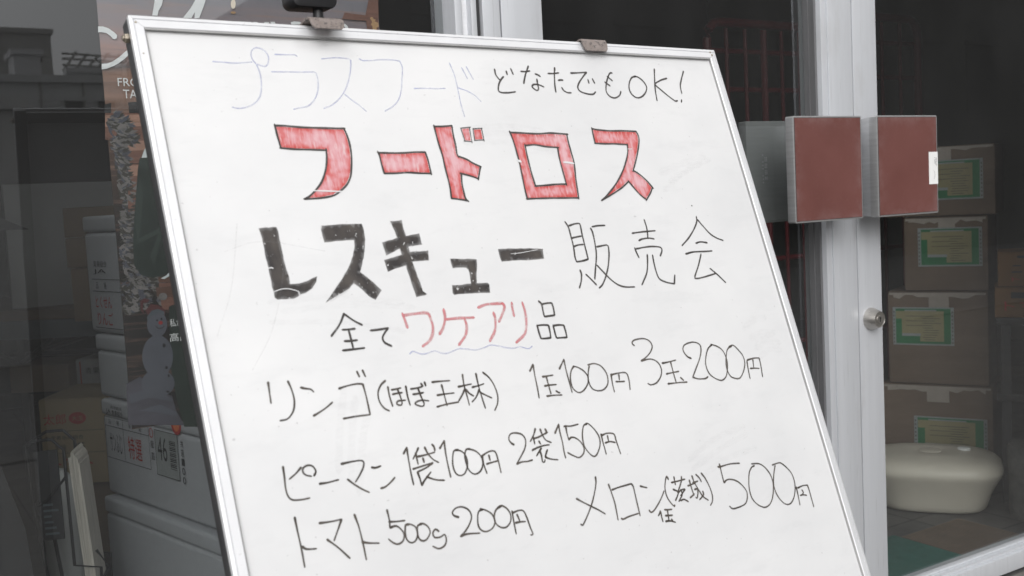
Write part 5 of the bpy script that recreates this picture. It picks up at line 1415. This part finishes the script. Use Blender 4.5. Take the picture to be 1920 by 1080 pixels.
# work table: board top, steel apron, legs, braces, lower shelf
TF = frame((0.5357, 2.385, 0), (0.806, -0.592, 0), (0.592, 0.806, 0))   # local x along the front edge, y to the back
tb = thing("work_table", "steel framed work table with a worn board top inside the window", "table", TF)
b = MB(); b.box(-0.9, 0.75, 0, 0.75, 0.722, 0.757); b.build("table_top", 'table_wood', tb, TF, bevel=0.003)
b = MB(); b.box(-0.88, 0.73, 0.008, 0.030, 0.655, 0.721); b.box(-0.88, 0.73, 0.70, 0.722, 0.655, 0.721); b.build("apron", 'steel_blue', tb, TF, bevel=0.002)
for lx, ly in ((-0.11, 0.03), (0.70, 0.03), (-0.86, 0.03), (-0.11, 0.70), (0.70, 0.70), (-0.86, 0.70)):
    b = MB(); b.box(lx - 0.014, lx + 0.014, ly + 0.003, ly + 0.031, 0.006, 0.654); b.build("leg", 'steel_dark', tb, TF, bevel=0.002)
b = MB()
b.tube([(-0.11, 0.02, 0.56), (0.02, 0.02, 0.652)], 0.009, n=8); b.tube([(-0.11, 0.02, 0.56), (-0.24, 0.02, 0.652)], 0.009, n=8)
b.tube([(-0.86, 0.045, 0.595), (0.70, 0.045, 0.600)], 0.010, n=8); b.tube([(-0.10, 0.05, 0.59), (-0.16, 0.70, 0.59)], 0.009, n=8)
b.build("brace", 'steel_dark', tb, TF, smooth=True)
b = MB(); b.box(-0.88, 0.73, 0.036, 0.69, 0.452, 0.470); b.build("lower_shelf", 'steel_dark', tb, TF, bevel=0.002)

wp_ = MB(); wp_.box(0.46, 1.05, 2.52, 2.545, 0.7585, 1.205)
tag(wp_.build("panel_board", 'white_board', bevel=0.002), "pale upright board standing on the work table", "board")

def print_big(b):
    put_text(b, "太郎", 0.012, 0.190, 0.034, 0.070, 0, 0, fput)
    b.flat(ell(0.118, 0.208, 0.027, 0.019), 0.0, (), 0, None, fput); put_text(b, "大玉", 0.100, 0.200, 0.015, 0.036, 0.0004, 2, fput)
    for z_ in (0.168, 0.098): rect_xz = b.add([fput(0.004, z_, 0), fput(0.196, z_, 0), fput(0.196, z_ + 0.0012, 0), fput(0.004, z_ + 0.0012, 0)], [[0, 1, 2, 3]], 1)
    put_text(b, "805", 0.100, 0.108, 0.022, 0.034, 0, 1, fput); put_text(b, "等級", 0.040, 0.110, 0.016, 0.036, 0, 1, fput)
    put_text(b, "生産者出荷組合", 0.012, 0.142, 0.013, 0.120, 0, 1, fput)
    put_text(b, "トマト", 0.030, 0.045, 0.040, 0.125, 0, 0, fput)
carton("cardboard_box", "tan carton with red トマト print low behind the foam boxes", "box", (0.4400, 1.925), -0.55, 0.26, 0.30, 0.240, 0.510, 'card_yellow', None, True, print_big, ['print_red', 'print_black', 'card_yellow'])
carton("cardboard_box", "brown carton on the floor under the tan tomato carton", "box", (0.455, 1.94), -0.50, 0.30, 0.30, 0.006, 0.238, 'card_dark')
carton("fruit_tray", "low brown fruit tray on the table's lower shelf", "tray", (0.418, 2.42), -0.634, 0.215, 0.22, 0.472, 0.566, 'card_dark', None, True)
carton("cardboard_box", "grey box with a thin red stripe beside the fruit tray", "box", (0.616, 2.290), -0.634, 0.10, 0.16, 0.472, 0.580, 'white_board', None, True,
       lambda b: (b.add([fput(0.014, 0.01, 0), fput(0.018, 0.01, 0), fput(0.018, 0.1, 0), fput(0.014, 0.1, 0)], [[0, 1, 2, 3]], 0), put_text(b, "青果", 0.034, 0.055, 0.024, 0.05, 0, 1, fput)), ['print_red', 'print_black'])

# magazine rack: bent wire holder with a bundle of printed sheets
RK = frame((0.275, 0.865, 0.0), (0.85, -0.35, 0), (0.35, 0.85, 0))
rk = thing("magazine_rack", "black wire rack holding a thick bundle of magazines at the lower left", "rack", RK)
b = MB()
for y_ in (0.0, 0.10):
    b.tube([(0.000, y_, 0.575), (0.006, y_, 0.44), (0.030, y_, 0.20), (0.058, y_, 0.02)], 0.0042, n=8)
    b.tube([(0.055, y_, 0.585), (0.078, y_, 0.560), (0.080, y_, 0.30), (0.135, y_, 0.29), (0.125, y_, 0.02)], 0.0034, n=8)
    b.tube([(0.000, y_, 0.575), (0.02, y_, 0.585), (0.055, y_, 0.585)], 0.0036, n=8)
b.tube([(0.012, 0.0, 0.44), (0.036, 0.0, 0.452), (0.078, 0.0, 0.50)], 0.003, n=8)
b.tube([(0.085, 0.0, 0.185), (0.11, 0.0, 0.215), (0.152, 0.0, 0.290), (0.128, 0.0, 0.330)], 0.0036, n=8)
for z_ in (0.575, 0.44, 0.20, 0.02):
    x_ = {0.575: 0.0, 0.44: 0.006, 0.20: 0.030, 0.02: 0.058}[z_]
    b.tube([(x_, 0.0, z_), (x_, 0.10, z_)], 0.0034, n=8)
b.build("wire_frame", 'steel_dark', rk, RK, smooth=True)
b = MB()
for k in range(11):
    x_ = 0.084 + 0.0021 * k; tp = 0.556 - 0.004 * abs(k - 4) - random.uniform(0, 0.008)
    b.prism([(x_, tp), (x_ + 0.0017, tp - 0.001), (x_ + 0.0017 + 0.016, 0.25), (x_ + 0.0017 + 0.020, 0.03), (x_ + 0.020, 0.03), (x_ + 0.016, 0.25)], lambda a, c_, d: (a, d, c_), 0.004 + random.uniform(0, 0.003), 0.096)
b.build("magazine_bundle", 'page', rk, RK)
b = MB(); b.box(0.014, 0.0625, 0.006, 0.012, 0.36, 0.560, 0)
for k in range(6): b.box(0.024, 0.024 + random.uniform(0.014, 0.032), 0.0048, 0.0058, 0.372 + 0.013 * k, 0.377 + 0.013 * k, 1)
b.build("leaflet", ['dark_board', 'steel_blue'], rk, RK)

jg = MB()
jg.lathe([(0.040, 0.0), (0.043, 0.01), (0.043, 0.36), (0.040, 0.40), (0.030, 0.430), (0.018, 0.446), (0.016, 0.450)], lambda a, b_, h_: (0.372 + a, 1.135 + b_, 0.004 + h_), 36)
tag(jg.build("canister", 'jug', smooth=True), "white plastic canister standing behind the magazine rack", "canister")
db = MB(); db.prism([(-0.30, 0.004), (0.270, 0.004), (0.235, 0.46), (0.175, 0.70), (-0.30, 0.72)], lambda a, c_, d: (a, d, c_), 0.62, 0.65)
tag(db.build("display_board", 'dark_board', bevel=0.003), "tall dark grey board in the lower left corner of the window", "board")
db = MB(); db.prism([(0.18, 1.050), (0.418, 1.043), (0.29, 1.108), (0.18, 1.165)], lambda a, c_, d: (a, d, c_), 1.60, 1.62); db.box(0.2, 0.215, 1.605, 1.618, 0.004, 1.045)  # dark pointed shape of unknown kind, made as a panel on a post
tag(db.build("pointed_panel", 'black_plastic', bevel=0.002), "black pointed panel on a thin post left of the foam boxes", "sign")

# ------------------------------------------------------------------ inside the shop, right: delivery boxes
RD = Vector((0.449, -0.893, 0)).normalized()
RP = Vector((3.17411, 0.63908, 0.82373))
def delivery_box(label, u0, u1, z0, z1, lab):
    """front face lies along RD through RP"""
    o_ = RP + RD * u0; fr = frame((o_.x, o_.y, z0), RD, (-RD.y, RD.x, 0))   # x along the front, y to the back, z up
    t_ = thing("delivery_box", label, "box", fr, "taped delivery boxes stacked inside the right door")
    w_, h_ = u1 - u0, z1 - z0
    b = MB(); b.box(0, w_, 0, 0.24, 0.001, h_ - 0.003); b.build("body", 'cardboard', t_, fr, bevel=0.005)
    b = MB(); b.box(0.003, w_ - 0.003, 0.002, 0.119, h_ - 0.0029, h_ - 0.0005); b.box(0.003, w_ - 0.003, 0.121, 0.238, h_ - 0.0029, h_ - 0.0007); b.build("flap", 'cardboard', t_, fr)
    b = MB(); b.box(w_ * 0.42, w_ * 0.62, -0.0006, -0.0001, h_ - 0.06, h_ - 0.004); b.box(0.006, w_ - 0.006, -0.0008, -0.0002, h_ - 0.012, h_ - 0.004)
    pts_ = [(w_ * 0.06, h_ - 0.006)] + [(w_ * (0.06 + 0.88 * q / 14), h_ - random.uniform(0.010, 0.026)) for q in range(15)] + [(w_ * 0.94, h_ - 0.006)]
    b.prism(pts_, lambda a, c_, d: (a, d, c_), -0.0012, -0.0009)
    b.build("tape", 'tape', t_, fr)
    a0, a1, b0, b1 = lab
    a0 -= u0; a1 -= u0; b0 -= z0; b1 -= z0
    L_ = MB(); lw, lh = a1 - a0, b1 - b0
    L_.box(a0, a1, -0.0018, -0.0009, b0, b1, 0)
    def r_(x0, x1, y0, y1, d, mi): L_.add([(a0 + lw * x0, -0.0019 - d, b0 + lh * y0), (a0 + lw * x1, -0.0019 - d, b0 + lh * y0), (a0 + lw * x1, -0.0019 - d, b0 + lh * y1), (a0 + lw * x0, -0.0019 - d, b0 + lh * y1)], [[0, 1, 2, 3]], mi)
    r_(0.05, 0.95, 0.04, 0.965, 0.0002, 1)
    r_(0.055, 0.84, 0.70, 0.90, 0.0004, 2); r_(0.15, 0.84, 0.28, 0.80, 0.0005, 2); r_(0.45, 0.84, 0.10, 0.40, 0.0006, 2)
    r_(0.15, 0.46, 0.24, 0.31, 0.0008, 0); r_(0.2, 0.72, 0.90, 0.935, 0.0008, 0)
    for k in range(11):
        yy = 0.14 + 0.062 * k
        r_(0.50 if k % 2 else 0.22 if k > 4 else 0.52, random.uniform(0.62, 0.80), yy, yy + 0.014, 0.0009, 3)
    for k in range(9):
        for e in (0.012, 0.968): r_(e, e + 0.018, 0.05 + 0.1 * k, 0.10 + 0.1 * k, 0.0003, 3)
    L_.build("delivery_label", ['label_white', 'label_green', 'label_yellow', 'label_print'], t_, fr, smooth=None)
    return t_
delivery_box("taped brown box at the top of the delivery stack beside the sticker handle", -0.2138, 0.1449, 0.9247, 1.1629, (-0.0962, 0.1081, 0.9799, 1.1153))
delivery_box("brown box second from the top of the delivery stack, its green label centred", -0.1497, 0.12, 0.6669, 0.9223, (-0.1034, 0.1022, 0.7518, 0.8849))
delivery_box("wide brown box third in the delivery stack, its green label far left", -0.2091, 0.1176, 0.339, 0.6645, (-0.1925, 0.0089, 0.4762, 0.6093))
delivery_box("largest brown box at the foot of the delivery stack, half hidden by the tank", -0.2376, 0.1283, 0.006, 0.3366, (-0.1283, 0.1099, 0.0877, 0.2243))

def print_n(b):
    put_text(b, "ニシパの", 0.040, 0.040, 0.033, 0.140, 0, 0, fput); put_text(b, "恋人", 0.205, 0.040, 0.033, 0.066, 0, 0, fput)
    b.flat([(0.056, 0.089), (0.094, 0.089), (0.094, 0.097), (0.056, 0.097)], 0, (), 2, None, fput)
    put_text(b, "トマト", 0.040, 0.016, 0.013, 0.115, 0, 1, fput)
def print_s(b):
    put_text(b, "トマト", 0.028, 0.022, 0.029, 0.140, 0, 1, fput)
    b.flat([(0.047, 0.062), (0.099, 0.060), (0.099, 0.079), (0.047, 0.081)], 0, (), 2, None, fput)
carton("produce_carton", "orange brown tomato carton with dark blue print, upper of the pair at right", "carton", (3.040, 0.375), -0.99, 0.34, 0.19, 0.704, 0.812, 'card_orange', "printed produce cartons at the right edge", True, print_n, ['print_blue', 'print_red', 'print_black'])
carton("produce_carton", "orange brown carton with red print and a hand hole, lower of the pair at right", "carton", (3.030, 0.380), -0.99, 0.34, 0.19, 0.606, 0.702, 'card_orange', "printed produce cartons at the right edge", True, print_s, ['print_blue', 'print_red', 'print_black'])
RF = frame((3.033, 0.381, 0), (math.cos(-0.99), math.sin(-0.99), 0), (math.sin(0.99), math.cos(0.99), 0))
rs = thing("storage_rack", "dark steel storage rack carrying the produce cartons", "rack", RF)
for a_, b_ in ((0.030, 0.016), (0.322, 0.016), (0.030, 0.175), (0.322, 0.175)):
    b = MB(); b.box(a_ - 0.014, a_ + 0.014, b_ - 0.014, b_ + 0.014, 0.006, 0.5820); b.build("post", 'steel_dark', rs, RF)
for z_ in (0.34, 0.5825):
    b = MB(); b.box(0.002, 0.344, -0.002, 0.192, z_, z_ + 0.022); b.build("shelf", 'steel_dark', rs, RF, bevel=0.002)

# red roll cages deep in the shop
def cage(label, x0, x1, y, ztop):
    t_ = thing("roll_cage", label, "roll cage", T((x0 + x1) / 2, y, 0), "red roll cages in the dark of the shop")
    b = MB(); r_ = 0.06
    pts = [(x0, y, 0.12), (x0, y, ztop - r_)] + [(x0 + r_ - r_ * math.cos(R(a)), y, ztop - r_ + r_ * math.sin(R(a))) for a in (30, 60, 90)]
    pts += [(x1 - r_ + r_ * math.sin(R(a)), y, ztop - r_ + r_ * math.cos(R(a))) for a in (0, 30, 60)] + [(x1, y, ztop - r_), (x1, y, 0.12)]
    b.tube(pts, 0.017, n=10); b.build("end_frame", 'red_tube', t_, smooth=True)
    b = MB()
    n = int((x1 - x0) / 0.085)
    for k in range(1, n): b.tube([(x0 + (x1 - x0) * k / n, y, 0.14), (x0 + (x1 - x0) * k / n, y, ztop - 0.02)], 0.0075 if k % 3 else 0.013, n=8)
    for z_ in (0.16, 0.45, 0.78, ztop - 0.56, ztop - 0.24, ztop - 0.10): b.tube([(x0, y + 0.014, z_), (x1, y + 0.014, z_)], 0.010, n=8)
    b.build("bars", 'red_tube', t_, smooth=True)
    b = MB(); b.box(x0, x1, y - 0.02, y + 0.55, 0.10, 0.135); b.build("deck", 'steel_dark', t_)
    for wx in (x0 + 0.05, x1 - 0.05):
        b = MB(); b.lathe([(0.046, -0.014), (0.05, -0.010), (0.05, 0.010), (0.046, 0.014)], lambda a, c_, h_: (wx + h_, y + 0.05 + a, 0.055 + c_), 20); b.build("wheel", 'black_plastic', t_, smooth=True)
cage("red tubular roll cage seen through the left door behind the board", 2.66, 3.32, 1.25, 1.66)
cage("red tubular roll cage seen through the right door, farther right", 3.50, 3.84, 1.25, 1.72)

# ------------------------------------------------------------------ just inside the right door: tank, weight, mat
tk = thing("water_tank_base", "white rounded plastic water tank base standing on the tiles inside the right door", "tank base", T(2.90, 0.52, 0))
def tank_put(a, c_, h_):
    r_ = math.hypot(a, c_)
    if r_ < 1e-6: return (2.885, 0.52, h_ + 0.005)
    u, v_ = a / r_, c_ / r_                       # superellipse outline: a square with big round corners
    k_ = r_ / (abs(u) ** 3.2 + abs(v_) ** 3.2) ** (1 / 3.2)
    u, v_ = u * k_, v_ * k_ * 0.80
    return (2.893 + u * 0.595 + v_ * 0.803, 0.518 - u * 0.803 + v_ * 0.595, h_ + 0.005)
b = MB()
prof = [(0.140, 0.0), (0.152, 0.003), (0.160, 0.010), (0.165, 0.024), (0.172, 0.046), (0.182, 0.070), (0.194, 0.094), (0.203, 0.110), (0.209, 0.122), (0.210, 0.130), (0.206, 0.141), (0.196, 0.152), (0.178, 0.161), (0.150, 0.168), (0.100, 0.173), (0.045, 0.1755), (0.040, 0.1735), (0.002, 0.1735)]
b.lathe([(r_, h_) for r_, h_ in prof], tank_put, 80)
b.build("body", 'tank', tk, smooth=True)
b = MB(); b.lathe([(0.034, 0.0), (0.034, 0.0030), (0.030, 0.0042), (0.002, 0.0044)], lambda a, c_, h_: (2.885 + a, 0.52 + c_, 0.1787 + h_), 32); b.build("socket_plug", 'tank', tk, smooth=True)
b = MB(); b.lathe([(0.020, 0.0), (0.020, 0.007), (0.017, 0.009), (0.002, 0.0092)], lambda a, c_, h_: (2.975 + a, 0.46 + c_, 0.1750 + h_), 28); b.build("cap", 'paper', tk, smooth=True)
cw = thing("concrete_weight", "round grey concrete weight beside the white tank base", "weight", T(3.02, 0.235, 0))
b = MB(); b.lathe([(0.098, 0.0), (0.100, 0.006), (0.104, 0.215), (0.098, 0.224), (0.03, 0.225)], lambda a, c_, h_: (3.02 + a, 0.215 + c_, h_ + 0.005), 48)
b.build("block", 'concrete', cw, smooth=True)
b = MB(); b.tube([(2.98, 0.215, 0.228), (2.985, 0.215, 0.250), (3.02, 0.215, 0.262), (3.055, 0.215, 0.250), (3.06, 0.215, 0.228)], 0.006, n=8); b.build("lifting_loop", 'steel_dark', cw, smooth=True)
b = MB(); b.box(1.60, 2.52, 0.105, 0.38, 0.005, 0.013)
tag(b.build("door_mat", 'green_mat', bevel=0.003), "dark green mat on the tiles inside the doors", "mat")
b = MB(); b.box(2.525, 2.80, 0.105, 0.36, 0.0045, 0.0085, 0)
for k in range(24):
    b.add([(2.53 + k * 0.0112, 0.108, 0.0088), (2.535 + k * 0.0112, 0.108, 0.0088), (2.535 + k * 0.0112, 0.357, 0.0088), (2.53 + k * 0.0112, 0.357, 0.0088)], [[0, 1, 2, 3]], 1)
structure(b.build("floor_strip", ['hatch_tile', 'gasket'], smooth=None))

# ------------------------------------------------------------------ across the street (mirrored in the glass)
def building(name, label, x0, x1, y0, y1, z1, mk, wins=(), extra=None):
    t_ = thing(name, label, "building" if name != "street_wall" else "wall", T((x0 + x1) / 2, (y0 + y1) / 2, 0))
    b = MB(); b.box(x0, x1, y0, y1, 0, z1); b.build("wall", mk, t_, bevel=0.02)
    b = MB(); b.box(x0 - 0.05, x1 + 0.05, y1 - 0.30, y1 + 0.06, z1 + 0.002, z1 + 0.10); b.box(x0 - 0.05, x1 + 0.05, y0 - 0.06, y0 + 0.30, z1 + 0.002, z1 + 0.10); b.build("coping", mk, t_)
    for a0, a1, c0, c1 in wins:
        b = MB(); b.box(a0, a1, y1 - 0.05, y1 + 0.012, c0, c1, 0); o_ = b.build("window", 'window_dark', t_)
        b = MB(); b.box(a0 - 0.04, a1 + 0.04, y1 + 0.003, y1 + 0.06, c1 + 0.002, c1 + 0.06, 0); b.build("hood", mk, o_)
    if extra: extra(t_)
    return t_
def bands(t_):
    for k in range(9):
        b = MB(); x_ = 1.2 + 0.55 * k; b.box(x_, x_ + 0.03, -13.938, -13.90, 2.2, 3.04); b.build("cladding_rib", 'grey_wall', t_)
building("street_wall", "long plain wall across the street, mirrored in the window", -3.0, 3.6, -9.35, -9.0, 2.0, 'dark_wall')
building("street_wall", "short plain wall standing nearer the kerb than the long wall", 0.5, 1.14, -7.3, -7.0, 1.93, 'dark_wall')
building("low_building", "pale clad low building behind the long street wall", -4.0, 4.4, -18.0, -13.94, 3.0, 'pale_wall', [(2.62, 2.86, 2.35, 2.75), (3.05, 3.28, 2.35, 2.75), (1.3, 1.75, 2.3, 2.7)], bands)
building("white_block", "small bright white block behind the low building", 2.36, 2.72, -16.4, -16.0 + 0.01 - 0.0, 3.62, 'light_wall') if False else None
building("tower_building", "weathered grey tower with a flat roof beyond the low building", 2.75, 3.80, -24.0, -22.0, 5.0, 'grey_wall', [(3.32, 3.44, 4.42, 4.55), (3.5, 3.6, 4.42, 4.55)])
building("white_block", "small bright white block standing before the grey tower", 2.70, 3.15, -20.0, -19.2, 4.15, 'light_wall')
building("flat_roof_house", "low grey house with slatted roof structures beside the tower", 3.75, 5.1, -22.0, -20.0, 3.95, 'pale_wall', [(4.0, 4.1, 3.3, 3.75), (4.2, 4.3, 3.3, 3.75), (4.4, 4.5, 3.3, 3.75)])
rfm = thing("roof_frame", "slatted metal frame on the roof of the low grey house", "roof frame", T(4.4, -20.5, 4.06))
b = MB()
for k in range(7): b.tube([(3.75 + k * 0.2, -20.6, 4.06), (3.95 + k * 0.2, -20.2, 4.38 - 0.03 * (k % 3))], 0.025, n=6)
for z_ in (4.14, 4.26, 4.36): b.tube([(3.7, -20.3, z_), (5.2, -20.3, z_ - 0.06)], 0.022, n=6)
b.build("slats", 'grey_wall', rfm)
building("dark_building", "tall dark clad building diagonally across the street", 4.35, 26.0, -14.0, -8.0, 3.7, 'black_clad', [(5.0 + 1.3 * k, 5.7 + 1.3 * k, 2.0, 3.0) for k in range(8)])
building("apartment_block", "tall pale apartment block farther down the street at the right", 17.94, 32.0, -26.0, -14.05, 19.0, 'grey_wall', [(19.0 + 2.2 * k, 20.3 + 2.2 * k, 5.2 + 2.8 * j, 6.9 + 2.8 * j) for k in range(6) for j in range(5)])
building("side_building", "dark building closing the street at the far right", 27.0, 40.0, -9.0, 3.0, 7.0, 'black_clad', [(29 + 2 * k, 30 + 2 * k, 2.2, 3.6) for k in range(4)])
